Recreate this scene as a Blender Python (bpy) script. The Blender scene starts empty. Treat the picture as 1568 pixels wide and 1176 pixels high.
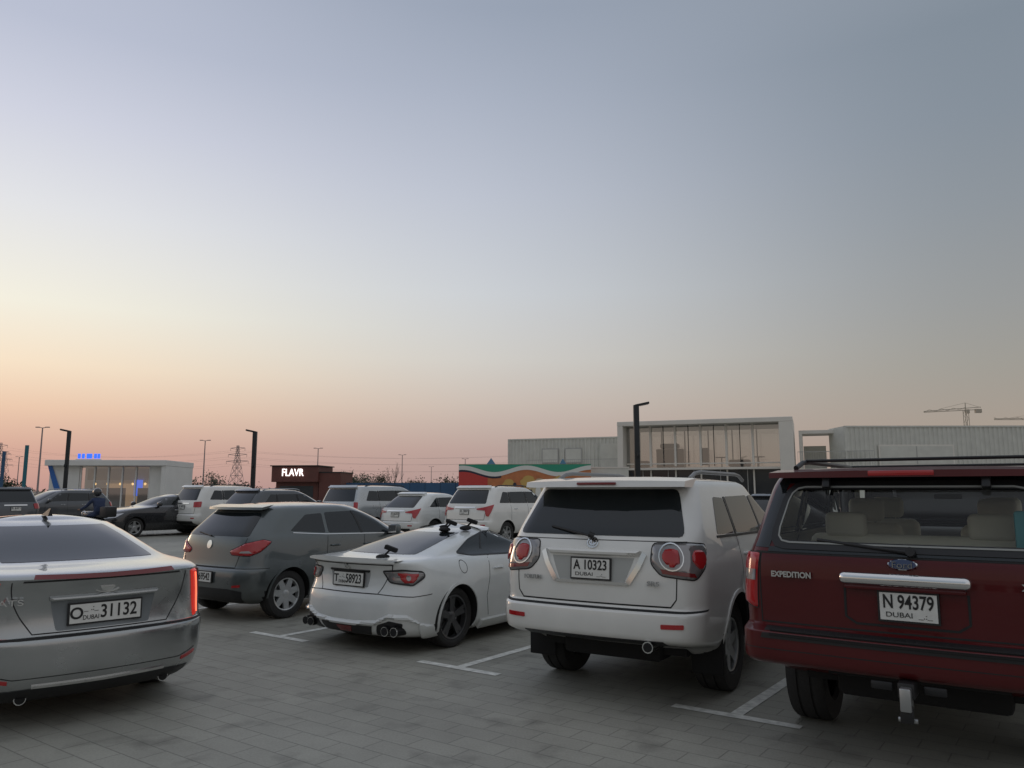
import bpy, bmesh, math, random
from mathutils import Vector, Matrix, Euler
from mathutils.geometry import delaunay_2d_cdt
random.seed(7)
rad=math.radians
S=bpy.context.scene
def lin(c):
    return tuple(((v/255)/12.92 if v/255<=.04045 else ((v/255+.055)/1.055)**2.4) for v in c)
# ------------------------------------------------------------ materials
def mat(name,col,rough=.5,metal=0,coat=0,em=None,es=0,var=0,vs=8,bump=0,bs=40,alpha=1,back=None,spec=.5,tint=(.90,.94,.92),dust=0):
    m=bpy.data.materials.new(name); m.use_nodes=True
    nt=m.node_tree; b=nt.nodes['Principled BSDF']
    b.inputs['Base Color'].default_value=(*col,1); b.inputs['Roughness'].default_value=rough
    b.inputs['Metallic'].default_value=metal; b.inputs['Coat Weight'].default_value=coat
    b.inputs['Coat Roughness'].default_value=.03; b.inputs['Specular IOR Level'].default_value=spec
    if em: b.inputs['Emission Color'].default_value=(*em,1); b.inputs['Emission Strength'].default_value=es
    tc=nt.nodes.new('ShaderNodeTexCoord')
    if var:
        n=nt.nodes.new('ShaderNodeTexNoise'); n.inputs['Scale'].default_value=vs; n.inputs['Detail'].default_value=6
        nt.links.new(tc.outputs['Object'],n.inputs['Vector'])
        r=nt.nodes.new('ShaderNodeMapRange'); r.inputs['From Min'].default_value=.3; r.inputs['From Max'].default_value=.7
        r.inputs['To Min'].default_value=1-var; r.inputs['To Max'].default_value=1+var
        nt.links.new(n.outputs['Fac'],r.inputs['Value'])
        v=nt.nodes.new('ShaderNodeVectorMath'); v.operation='SCALE'; v.inputs[0].default_value=col
        nt.links.new(r.outputs[0],v.inputs['Scale']); colout=v.outputs[0]
        if dust:
            # road dust film that gets thicker towards the sills
            sp=nt.nodes.new('ShaderNodeSeparateXYZ'); nt.links.new(tc.outputs['Object'],sp.inputs[0])
            dr=nt.nodes.new('ShaderNodeMapRange'); dr.inputs['From Min'].default_value=.15; dr.inputs['From Max'].default_value=.95
            dr.inputs['To Min'].default_value=dust; dr.inputs['To Max'].default_value=.02; nt.links.new(sp.outputs['Z'],dr.inputs['Value'])
            dm=nt.nodes.new('ShaderNodeMath'); dm.operation='MULTIPLY'; nt.links.new(dr.outputs[0],dm.inputs[0]); nt.links.new(r.outputs[0],dm.inputs[1])
            mxd=nt.nodes.new('ShaderNodeMix'); mxd.data_type='RGBA'; nt.links.new(dm.outputs[0],mxd.inputs[0]); nt.links.new(colout,mxd.inputs[6]); mxd.inputs[7].default_value=(.24,.20,.16,1); colout=mxd.outputs[2]
        nt.links.new(colout,b.inputs['Base Color'])
        r2=nt.nodes.new('ShaderNodeMapRange'); r2.inputs['From Min'].default_value=.3; r2.inputs['From Max'].default_value=.7
        r2.inputs['To Min'].default_value=max(.02,rough-.06); r2.inputs['To Max'].default_value=rough+.08
        nt.links.new(n.outputs['Fac'],r2.inputs['Value']); nt.links.new(r2.outputs[0],b.inputs['Roughness'])
    if bump:
        n2=nt.nodes.new('ShaderNodeTexNoise'); n2.inputs['Scale'].default_value=bs
        nt.links.new(tc.outputs['Object'],n2.inputs['Vector'])
        bp=nt.nodes.new('ShaderNodeBump'); bp.inputs['Strength'].default_value=bump; bp.inputs['Distance'].default_value=.01
        nt.links.new(n2.outputs['Fac'],bp.inputs['Height']); nt.links.new(bp.outputs[0],b.inputs['Normal'])
    if alpha<1:
        out=nt.nodes['Material Output']; tr=nt.nodes.new('ShaderNodeBsdfTransparent'); tr.inputs[0].default_value=(*tint,1)
        gl=nt.nodes.new('ShaderNodeBsdfGlossy'); gl.inputs['Roughness'].default_value=.03
        fr=nt.nodes.new('ShaderNodeFresnel'); fr.inputs[0].default_value=1.45
        ad=nt.nodes.new('ShaderNodeMath'); ad.operation='ADD'; ad.inputs[1].default_value=alpha
        nt.links.new(fr.outputs[0],ad.inputs[0])
        mx=nt.nodes.new('ShaderNodeMixShader'); nt.links.new(ad.outputs[0],mx.inputs[0])
        nt.links.new(tr.outputs[0],mx.inputs[1]); nt.links.new(gl.outputs[0],mx.inputs[2]); nt.links.new(mx.outputs[0],out.inputs[0])
    if back:
        out=nt.nodes['Material Output']; ge=nt.nodes.new('ShaderNodeNewGeometry'); d=nt.nodes.new('ShaderNodeBsdfDiffuse'); d.inputs[0].default_value=(*back,1)
        mx=nt.nodes.new('ShaderNodeMixShader'); nt.links.new(ge.outputs['Backfacing'],mx.inputs[0])
        nt.links.new(b.outputs[0],mx.inputs[1]); nt.links.new(d.outputs[0],mx.inputs[2]); nt.links.new(mx.outputs[0],out.inputs[0])
    return m
def paint(name,col,metal=.0,rough=.35,coat=1,back=None,dust=.14,spec=.5): return mat(name,col,rough,metal,coat,var=.05,vs=3,back=back,dust=dust,spec=spec)
P_WHITE=paint('paint_white',(.80,.80,.76),rough=.4,dust=.22)
P_WHITE2=paint('paint_pearl',(.76,.78,.76),rough=.35,dust=.16)
P_SILV=paint('paint_silver',(.48,.50,.50),metal=.7,rough=.30)
P_CAD=paint('paint_grey_silver',(.41,.43,.43),metal=.8,rough=.24,dust=.10)
P_GREY=paint('paint_grey',(.10,.118,.12),metal=.45,rough=.33)
P_MAR=paint('paint_maroon',(.085,.004,.006),rough=.35,coat=.55,back=(.42,.40,.35),dust=.05,spec=.15)
P_BLK=paint('paint_black',(.012,.014,.018),rough=.25,dust=.06)
P_DGRY=paint('paint_dark_grey',(.07,.08,.09),metal=.4)
GL=mat('glass_tinted',(.012,.016,.018),.05,0,0,spec=.62)
GLC=mat('glass_clear',(.5,.5,.5),alpha=.0,tint=(.95,.98,.96))
TRIM=mat('black_trim',(.015,.015,.016),.45)
SEAM=mat('panel_gap',(.02,.02,.02),.8)
RUB=mat('tyre_rubber',(.026,.025,.024),.75,bump=.3,var=.2,vs=12)
UND=mat('underbody',(.012,.012,.012),.9)
CHR=mat('chrome',(.78,.78,.77),.12,1)
ALU=mat('alloy',(.45,.46,.46),.35,.85)
ALUD=mat('alloy_dark',(.03,.03,.032),.35,.6)
RED=mat('lamp_red',(.42,.012,.015),.12,0,.8)
REDD=mat('lamp_dark_red',(.18,.008,.01),.15,0,.8)
REDL=mat('lamp_red_lit',(.40,.01,.01),.2,0,.5,em=(1,.05,.03),es=.35)
CLR=mat('lamp_clear',(.30,.29,.29),.10,.5,.8)
HDL=mat('headlamp',(.5,.5,.52),.08,.6,1)
PLT=mat('plate_white',(.72,.72,.68),.45,var=.05,vs=20)
INK=mat('plate_ink',(.012,.012,.012),.5)
SEAT=mat('seat_beige',(.66,.62,.50),.7,var=.06,vs=6)
DASH=mat('dashboard',(.09,.085,.08),.6)
# ------------------------------------------------------------ group builder
class Group:
    def __init__(s,name,loc=(0,0,0),heading=0):
        s.e=bpy.data.objects.new(name,None); s.e.location=loc; s.e.rotation_euler=(0,0,-rad(heading))
        s.e.empty_display_size=.3
        S.collection.objects.link(s.e); s.parts={}
    def bm(s,part,m):
        k=(part,m.name)
        if k not in s.parts: s.parts[k]=(bmesh.new(),m)
        return s.parts[k][0]
    def add(s,part,m,verts,faces):
        b=s.bm(part,m); vs=[b.verts.new(v) for v in verts]
        for f in faces:
            try: b.faces.new([vs[i] for i in f])
            except Exception: pass
    def box(s,part,m,c,size,rot=(0,0,0),bev=0,seg=2):
        t=bmesh.new(); bmesh.ops.create_cube(t,size=1)
        bmesh.ops.scale(t,vec=size,verts=t.verts)
        if bev: bmesh.ops.bevel(t,geom=t.edges[:],offset=min(bev,min(size)*.49),segments=seg,affect='EDGES',profile=.5)
        M=Matrix.Translation(c)@Euler([rad(a) for a in rot]).to_matrix().to_4x4()
        t.transform(M); s.merge(part,m,t)
    def merge(s,part,m,t):
        t.verts.index_update()
        s.add(part,m,[v.co.copy() for v in t.verts],[[v.index for v in f.verts] for f in t.faces]); t.free()
    def cyl(s,part,m,p0,p1,r0,r1=None,n=12):
        r1=r0 if r1 is None else r1
        p0=Vector(p0);p1=Vector(p1); d=(p1-p0).normalized()
        u=d.cross(Vector((0,0,1)) if abs(d.z)<.9 else Vector((1,0,0))).normalized(); v=d.cross(u)
        V=[];F=[]
        for p,r in((p0,r0),(p1,r1)):
            for i in range(n):
                a=2*math.pi*i/n; V.append(p+u*r*math.cos(a)+v*r*math.sin(a))
        for i in range(n): F.append((i,(i+1)%n,n+(i+1)%n,n+i))
        F.append(list(range(n))[::-1]);F.append(list(range(n,2*n)))
        s.add(part,m,V,F)
    def lathe(s,part,m,prof,c,n=32,sx=1):
        V=[];F=[];k=len(prof)
        for i in range(n):
            a=2*math.pi*i/n
            for (o,r) in prof: V.append((c[0]+o*sx,c[1]+r*math.cos(a),c[2]+r*math.sin(a)))
        for i in range(n):
            for j in range(k-1):
                a=i*k+j;b=((i+1)%n)*k+j
                F.append((a,a+1,b+1,b))
        s.add(part,m,V,F)
    def sphere(s,part,m,c,sc,sub=2):
        t=bmesh.new(); bmesh.ops.create_icosphere(t,subdivisions=sub,radius=1)
        t.transform(Matrix.Translation(c)@Matrix.Diagonal((*sc,1))); s.merge(part,m,t)
    def text(s,part,m,txt,M,size,w=None,ext=.001,align='CENTER',off=0):
        cu=bpy.data.curves.new('t','FONT'); cu.body=txt; cu.size=size; cu.extrude=ext; cu.align_x=align; cu.align_y='CENTER'; cu.offset=off
        ob=bpy.data.objects.new('t',cu); S.collection.objects.link(ob)
        bpy.context.view_layer.update()
        me=bpy.data.meshes.new_from_object(ob.evaluated_get(bpy.context.evaluated_depsgraph_get()))
        xs=[v.co.x for v in me.vertices]
        if w and xs:
            k=w/(max(xs)-min(xs)); me.transform(Matrix.Diagonal((k,1,1,1)))
        me.transform(M); b=s.bm(part,m); b.from_mesh(me)
        bpy.data.objects.remove(ob); bpy.data.meshes.remove(me)
    def finish(s,smooth=True):
        for (pn,mn),(b,m) in s.parts.items():
            me=bpy.data.meshes.new(pn); bmesh.ops.recalc_face_normals(b,faces=b.faces[:])
            b.to_mesh(me); b.free(); me.materials.append(m)
            if smooth: me.shade_smooth(); me.set_sharp_from_angle(angle=rad(38))
            o=bpy.data.objects.new(pn,me); S.collection.objects.link(o); o.parent=s.e
        s.parts={}
        return s.e
# ------------------------------------------------------------ car
def pchip(vals,t):
    n=len(vals); i=int(min(max(t,0),n-1-1e-9)); f=min(max(t,0),n-1)-i
    def tan(k):
        if k==0 or k==n-1:
            return (vals[1]-vals[0]) if k==0 else (vals[-1]-vals[-2])
        a=vals[k]-vals[k-1]; b=vals[k+1]-vals[k]
        return 0 if a*b<=0 else 2*a*b/(a+b)
    p0,p1=vals[i],vals[i+1]; m0,m1=tan(i),tan(i+1)
    f2=f*f;f3=f2*f
    return (2*f3-3*f2+1)*p0+(f3-2*f2+f)*m0+(-2*f3+3*f2)*p1+(f3-f2)*m1
def inpoly(x,y,p):
    c=False;n=len(p);j=n-1
    for i in range(n):
        if (p[i][1]>y)!=(p[j][1]>y) and x<(p[j][0]-p[i][0])*(y-p[i][1])/(p[j][1]-p[i][1])+p[i][0]: c=not c
        j=i
    return c
def circ(a,z,r,rz=None,n=20):
    rz=rz or r
    return [(a+r*math.cos(2*math.pi*i/n),z+rz*math.sin(2*math.pi*i/n)) for i in range(n)]
def rnd(poly,r=.03,k=3):
    out=[];n=len(poly)
    for i in range(n):
        p=Vector(poly[i]);a=Vector(poly[i-1]);b=Vector(poly[(i+1)%n])
        da=(a-p);db=(b-p); ra=min(r,da.length*.45); rb=min(r,db.length*.45)
        s=p+da.normalized()*ra; e=p+db.normalized()*rb
        for j in range(k+1):
            t=j/k; out.append(tuple(s*(1-t)**2+p*2*t*(1-t)+e*t*t))
    return out
class Car(Group):
    def __init__(s,name,loc,heading,keys,L,pnt,rear,front,rr=.2,rf=.35,bow=.08,bowf=.15,tr=.04,tf=.07,crown=.05,bulge=0,wr=(.36,.24,.24),holes=(),q=1.0,archR=None,spokes=5,rimm=ALU,twin=False,scale=1,wheelin=.0):
        super().__init__(name,(loc[0],loc[1],0),heading)
        s.e.scale=(scale,)*3
        s.K=[list(c) for c in zip(*[(k[0],k[1],k[2],k[3]) for k in keys])]; s.n=len(keys); s.L=L
        s.rr=rr;s.rf=rf;s.bow=bow;s.bowf=bowf;s.tr=tr;s.tf=tf;s.crown=crown;s.bulge=bulge;s.pnt=pnt
        s.wy=[rear,front]; s.R=wr[0]
        s.tab=[(pchip(s.K[0],(s.n-1)*i/400),(s.n-1)*i/400) for i in range(401)]
        s.W=max(s.K[3]); s.archR=archR or s.R+.055
        s.shell(holes,q)
        for y in s.wy:
            for sd in(-1,1): s.wheel(sd,y,wr,spokes,rimm,twin,wheelin)
            R=s.archR; zb=s.K[0][0]
            pts=[(y+(R+.012)*math.cos(a),s.R+(R+.012)*math.sin(a)) for a in [math.pi*(-.12)+math.pi*1.24*i/24 for i in range(25)]]
            pts=[p for p in pts if p[1]>zb+.03]
            s.ribbon('arch_lip',pnt,pts,.03,'s',e=.010)
    def lev(s,t):
        if t<=s.n-1:
            return [pchip(k,t) for k in s.K]+[1]
        k=min(1,t-(s.n-1)); sc=1-k*.97
        z,yr,yf,w=[k_[-1] for k_ in s.K]; yc=(yr+yf)/2
        return [z+s.crown*(1-sc**2.2),yc-(yc-yr)*sc,yc+(yf-yc)*sc,w*sc,sc]
    def tz(s,z):
        T=s.tab
        if z<=T[0][0]: return 0
        if z>=T[-1][0]: return s.n-1
        lo,hi=0,400
        while hi-lo>1:
            m=(lo+hi)//2
            if T[m][0]<=z: lo=m
            else: hi=m
        f=(z-T[lo][0])/max(1e-9,T[hi][0]-T[lo][0]); return T[lo][1]+f*(T[hi][1]-T[lo][1])
    def pq(s,t,q,sg,lv=None):
        z,yr,yf,w,sc=lv or s.lev(t); Lz=yf-yr; tot=2*w+Lz
        fr=q>tot/2; qq=tot-q if fr else q
        r=min((s.rf if fr else s.rr)*(.3+.7*sc),w*.95,Lz*.45)
        if qq<=w-r: x=qq;d=0
        elif qq<w+r:
            a=(qq-(w-r))/(2*r)*math.pi/2; x=w-r+r*math.sin(a); d=r-r*math.cos(a)
        else: x=w;d=qq-w
        b=(s.bowf if fr else s.bow)*sc*(x/w)**2*max(0,1-d/1.1)**1.5
        y=yf-d-b if fr else yr+d+b
        x*=1-s.tr*max(0,1-y/1.3)**2-s.tf*max(0,1-(s.L-y)/1.3)**2
        if s.bulge and x>w*.6:
            for wy in s.wy: x+=s.bulge*math.exp(-((y-wy)/.42)**2)*math.exp(-((z-s.R-.2)/.28)**2)
        return Vector((x*sg,y,z))
    def PN(s,mode,a,z,sd=1):
        t=s.tz(z); lv=s.lev(t); w=lv[3];Lz=lv[2]-lv[1]
        if mode=='s': q=w+(a-lv[1]); sg=sd
        else:
            sg=1 if a>=0 else -1; b=abs(a); q=b*w if b<=1 else w+(b-1)
            if mode=='f': q=2*w+Lz-q
        p=s.pq(t,q,sg,lv); dq=.012 if q<w+Lz else -.012
        p1=s.pq(t,q+dq,sg,lv); dt=.03 if t<s.n-1.05 else -.03
        t2=t+dt; lv2=s.lev(t2)
        if mode=='s': q2=lv2[3]+(a-lv2[1])
        elif mode=='r': q2=q-w+lv2[3] if abs(a)>1 else abs(a)*lv2[3]
        else:
            b=abs(a); q2=b*lv2[3] if b<=1 else lv2[3]+(b-1); q2=2*lv2[3]+lv2[2]-lv2[1]-q2
        p2=s.pq(t2,q2,sg,lv2)
        n=(p1-p).cross(p2-p)
        n=n.normalized() if n.length>1e-9 else Vector((0,-1,0))
        if n.dot(p-Vector((0,s.L/2,.6)))<0: n=-n
        return p,n
    def shell(s,holes,q):
        segs=[(0,int(6*q)+2),(1,int(6*q)+2),(2,int(36*q)+4),(3,int(6*q)+2),(4,int(6*q)+2)]
        cs=[]
        for g,n in segs:
            for i in range(n): cs.append(g+i/n)
        cs.append(5.0)
        ts=[];sub=max(1,int(round(3*q)))
        for i in range((s.n-1)*sub+1): ts.append(i/sub)
        for i in range(1,8): ts.append(s.n-1+i/7)
        def q_of(c,lv):
            z,yr,yf,w,sc=lv; Lz=yf-yr; rr=min(s.rr*(.3+.7*sc),w*.95,Lz*.45); rf=min(s.rf*(.3+.7*sc),w*.95,Lz*.45)
            g=min(int(c),4); f=c-g
            if g==0: return f*(w-rr)
            if g==1: return w-rr+f*2*rr
            if g==2: return w+rr+f*(Lz-rr-rf)
            if g==3: return w+Lz-rf+f*2*rf
            return w+Lz+rf+f*(w-rf)
        V=[]
        full=[(c,1) for c in cs]+[(c,-1) for c in cs[-2:0:-1]]
        for t in ts:
            lv=s.lev(t)
            for c,sg in full:
                V.append(s.pq(t,q_of(c,lv),sg,lv))
        m=len(full);F=[];MI=[]
        hs=[(md,poly) for md,poly in holes]
        for i in range(len(ts)-1):
            for j in range(m):
                k=(j+1)%m; F.append((i*m+j,i*m+k,(i+1)*m+k,(i+1)*m+j))
                hole=0
                if hs:
                    ctr=(V[i*m+j]+V[i*m+k]+V[(i+1)*m+k]+V[(i+1)*m+j])/4
                    c=full[j][0]; lv=s.lev((ts[i]+ts[i+1])/2)
                    for md,poly in hs:
                        if md=='s' and 1.5<c<3.5 and inpoly(ctr.y,ctr.z,poly): hole=1
                        if md=='r' and c<1.6 and inpoly(ctr.x/lv[3],ctr.z,poly): hole=1
                        if md=='f' and c>3.4 and inpoly(ctr.x/lv[3],ctr.z,poly): hole=1
                    if ts[i]>=s.n-1: hole=0
                MI.append(hole)
        F.append(list(range(m))[::-1]);MI.append(2)
        F.append([ (len(ts)-1)*m+j for j in range(m)]);MI.append(0)
        me=bpy.data.meshes.new('body_shell'); me.from_pydata(V,[],F)
        for mm in(s.pnt,SEAM,UND): me.materials.append(mm)
        for p,mi in zip(me.polygons,MI): p.material_index=mi
        b=bmesh.new(); b.from_mesh(me); bmesh.ops.recalc_face_normals(b,faces=b.faces[:]); b.to_mesh(me); b.free()
        o=bpy.data.objects.new('body_shell',me); S.collection.objects.link(o)
        cb=bmesh.new(); inn=s.W-.34
        for wy in s.wy:
            for sd in(-1,1):
                M=Matrix.Translation((sd*(inn+.4),wy,s.R))@Matrix.Rotation(math.pi/2,4,'Y')
                bmesh.ops.create_cone(cb,cap_ends=True,segments=40,radius1=s.archR,radius2=s.archR,depth=.8,matrix=M)
        cm=bpy.data.meshes.new('c'); cb.to_mesh(cm); cb.free(); co=bpy.data.objects.new('c',cm); S.collection.objects.link(co)
        md=o.modifiers.new('b','BOOLEAN'); md.object=co; md.operation='DIFFERENCE'; md.solver='EXACT'
        bpy.context.view_layer.update()
        nm=bpy.data.meshes.new_from_object(o.evaluated_get(bpy.context.evaluated_depsgraph_get()))
        o.modifiers.clear(); o.data=nm; bpy.data.objects.remove(co)
        b=bmesh.new(); b.from_mesh(nm); dl=[]
        for f in b.faces:
            if f.material_index==1: dl.append(f); continue
            c=f.calc_center_median()
            for wy in s.wy:
                r=math.hypot(c.y-wy,c.z-s.R)
                if r<s.archR+.01 and abs(c.x)<s.W-.012 and (abs(r-s.archR)<.02 or abs(abs(c.x)-inn)<.01): f.material_index=2
        if dl: bmesh.ops.delete(b,geom=dl,context='FACES')
        b.to_mesh(nm); b.free()
        nm.shade_smooth(); nm.set_sharp_from_angle(angle=rad(32)); o.parent=s.e; s.body=o
    def patch(s,part,m,poly,mode='r',e=.004,bev=0,res=.05,mirror=False,sides=(1,-1)):
        polys=[poly]
        if mirror: polys.append([(-a,z) for a,z in poly])
        for pl in polys:
            bd=[]
            n=len(pl)
            for i in range(n):
                a=Vector(pl[i]);b=Vector(pl[(i+1)%n]); k=max(1,int(math.ceil((b-a).length/res)))
                for j in range(k): bd.append(a.lerp(b,j/k))
            xs=[p.x for p in bd];zs=[p.y for p in bd]; rz=min(res,max(.008,(max(zs)-min(zs))/3)); rx=min(res,max(.008,(max(xs)-min(xs))/3))
            if bev: rz=min(rz,bev);rx=min(rx,bev*1.5)
            inner=[]
            def dist(p):
                d=9
                for i in range(len(bd)):
                    a=bd[i];b=bd[(i+1)%len(bd)];ab=b-a;l=ab.length_squared
                    t=max(0,min(1,(p-a).dot(ab)/l)) if l else 0
                    d=min(d,(p-a-ab*t).length)
                return d
            x=min(xs)+rx*.5
            while x<max(xs):
                z=min(zs)+rz*.5
                while z<max(zs):
                    if inpoly(x,z,bd):
                        p=Vector((x,z))
                        if dist(p)>min(rx,rz)*.35: inner.append(p)
                    z+=rz
                x+=rx
            N=len(bd)
            try: vc,_,fc,_,_,_=delaunay_2d_cdt(bd+inner,[],[list(range(N))],1,1e-6)
            except Exception: continue
            for sd in (sides if mode=='s' else (1,)):
                b=s.bm(part,m); tv=[];nn=[];pp=[]
                for v in vc:
                    p,nrm=s.PN(mode,v.x,v.y,sd); h=e
                    if bev:
                        d=min(1,dist(v)/bev); h=.003+(e-.003)*math.sqrt(max(0,1-(1-d)**2))
                    tv.append(b.verts.new(p+nrm*h)); nn.append(nrm); pp.append(p)
                ec={}
                for f in fc:
                    try: b.faces.new([tv[i] for i in f])
                    except Exception: continue
                    for i in range(len(f)):
                        k=(f[i],f[(i+1)%len(f)]); kk=(min(k),max(k)); ec[kk]=ec.get(kk,0)+1
                base={}
                for (i,j),c in ec.items():
                    if c==1:
                        for w in(i,j):
                            if w not in base: base[w]=b.verts.new(pp[w]-nn[w]*.004)
                        try: b.faces.new([tv[i],tv[j],base[j],base[i]])
                        except Exception: pass
    def ribbon(s,part,m,pts,wid,mode='r',e=.002,closed=False,mirror=False,res=.05,sides=(1,-1)):
        runs=[pts]
        if mirror: runs.append([(-a,z) for a,z in pts])
        for pl in runs:
            P=[Vector(p) for p in pl]
            if closed: P.append(P[0].copy())
            D=[]
            for i in range(len(P)-1):
                k=max(1,int(math.ceil((P[i+1]-P[i]).length/res)))
                for j in range(k): D.append(P[i].lerp(P[i+1],j/k))
            if not closed: D.append(P[-1])
            n=len(D)
            for sd in (sides if mode=='s' else (1,)):
                V=[];F=[]
                for i in range(n):
                    a=D[i-1] if (i>0 or closed) else D[0]; c=D[(i+1)%n] if (i<n-1 or closed) else D[-1]
                    d=(c-a); d=d.normalized() if d.length>1e-9 else Vector((1,0)); pr=Vector((-d.y,d.x))*wid/2
                    p1,n1=s.PN(mode,D[i].x+pr.x,D[i].y+pr.y,sd); p2,n2=s.PN(mode,D[i].x-pr.x,D[i].y-pr.y,sd)
                    V+= [p1-n1*.003,p1+n1*e,p2+n2*e,p2-n2*.003]
                for i in range(n if closed else n-1):
                    j=(i+1)%n
                    for k in range(3): F.append((i*4+k,i*4+k+1,j*4+k+1,j*4+k))
                if not closed: F+= [(0,1,2,3),(n*4-4,n*4-3,n*4-2,n*4-1)]
                s.add(part,m,V,F)
    def wheel(s,sd,y,wr,spokes,rimm,twin,win):
        R,wd,rim=wr; cx=sd*(s.W-wd/2-.035-win); c=(cx,y,R); h=wd/2
        tp=[(-h*.75,rim*.98),(-h*.96,rim*1.08),(-h,(R+rim)/2),(-h*.95,R*.95),(-h*.8,R*.99),(-h*.4,R),(-h*.38,R*.975),(-h*.3,R*.975),(-h*.28,R),(0,R*1.002),(h*.28,R),(h*.3,R*.975),(h*.38,R*.975),(h*.4,R),(h*.8,R*.99),(h*.95,R*.95),(h,(R+rim)/2),(h*.96,rim*1.08),(h*.75,rim*.98)]
        s.lathe('tyre',RUB,tp,c,40,sd)
        s.lathe('rim_barrel',ALUD,[(-h*.7,rim*.97),(h*.1,rim*.93),(h*.1,.03),(h*.12,.0)],c,28,sd)
        s.lathe('rim_lip',rimm,[(h*.3,rim*.90),(h*.82,rim*.93),(h*.86,rim*.99),(h*.72,rim*1.02)],c,36,sd)
        s.lathe('hub',rimm,[(h*.2,.075),(h*.6,.07),(h*.68,.05),(h*.7,.0)],c,20,sd)
        s.lathe('brake_disc',ALU,[(h*.16,rim*.65),(h*.16,.05)],c,24,sd)
        for i in range(spokes):
            for off in ((-.13,.13) if twin else (0,)):
                a=2*math.pi*i/spokes+.3+off
                ww=.028 if twin else .05
                a2=a-off*.5
                V=[]
                for (r,xo,wf,aa) in((.05,h*.66,1,a2),(rim*.93,h*.74,.75,a)):
                    cc,ss=math.cos(aa),math.sin(aa)
                    for dx,k in((0,1),(0,-1),(-.03,-1),(-.03,1)):
                        V.append((cx+sd*(xo+dx),y+r*cc-k*ww*wf*ss,R+r*ss+k*ww*wf*cc))
                s.add('spokes',rimm,V,[(0,1,5,4),(1,2,6,5),(2,3,7,6),(3,0,4,7),(0,1,2,3),(4,5,6,7)])
    def plate(s,z,w,h,num,code='',x=0,e=.012):
        lv=s.lev(s.tz(z)); p,n=s.PN('r',x/lv[3] if x else .001,z)
        n=Vector((n.x*.3,n.y,n.z*.5)).normalized(); X=Vector((1,0,0)); U=n.cross(X).normalized(); X=U.cross(n)
        c=p+n*e
        M=Matrix(((X.x,U.x,n.x,c.x),(X.y,U.y,n.y,c.y),(X.z,U.z,n.z,c.z),(0,0,0,1)))
        t=bmesh.new(); bmesh.ops.create_cube(t,size=1); t.transform(M@Matrix.Diagonal((w+.024,h+.024,.016,1))); s.merge('plate_frame',TRIM,t)
        t=bmesh.new(); bmesh.ops.create_cube(t,size=1); t.transform(M@Matrix.Translation((0,0,.007))@Matrix.Diagonal((w,h,.008,1))); s.merge('licence_plate',PLT,t)
        T=lambda x,y:M@Matrix.Translation((x,y,.0125))
        if w>.4:
            s.text('plate_text',INK,num,T(w*.18,0),h*.98,w*.52,off=.0022)
            s.text('plate_text',INK,code,T(-w*.41,0),h*.85,off=.0022)
            s.text('plate_text',INK,'DUBAI',T(-w*.21,-h*.24),h*.34,w*.22)
            s.text('plate_text',INK,'_ .:_',T(-w*.21,h*.27),h*.45,w*.2)
        else:
            s.text('plate_text',INK,code+' '+num,T(0,h*.16),h*.70,w*.88,off=.0022)
            s.text('plate_text',INK,'DUBAI  _.:_',T(0,-h*.30),h*.26,w*.8)
    def mirror(s,y,z,m=None,k=1):
        p,n=s.PN('s',y,z,1)
        for sd in(-1,1):
            s.box('door_mirror',m or s.pnt,(sd*(p.x+.13),y+.02,z+.06),(.20*k,.12,.16*k),bev=.05,seg=3)
            s.box('mirror_arm',TRIM,(sd*(p.x+.03),y,z),(.12,.06,.05),bev=.01)
            s.box('mirror_glass',CHR,(sd*(p.x+.13),y-.041,z+.06),(.16*k,.006,.11*k))
    def handles(s,pts,m=None):
        for y,z in pts: s.patch('door_handle',m or s.pnt,rnd([(y-.09,z-.014),(y+.09,z-.014),(y+.09,z+.014),(y-.09,z+.014)],.012),'s',e=.03,bev=.012,res=.02)
    def rails(s,y0,y1,x,z,m=TRIM,h=.05):
        for sd in(-1,1):
            n=12;prev=None
            for i in range(n+1):
                t=i/n; y=y0+(y1-y0)*t; zz=z+h*min(1,math.sin(math.pi*t)*3.0)
                if prev: s.cyl('roof_rail',m,prev,(sd*x,y,zz),.018,n=8)
                prev=(sd*x,y,zz)
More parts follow.
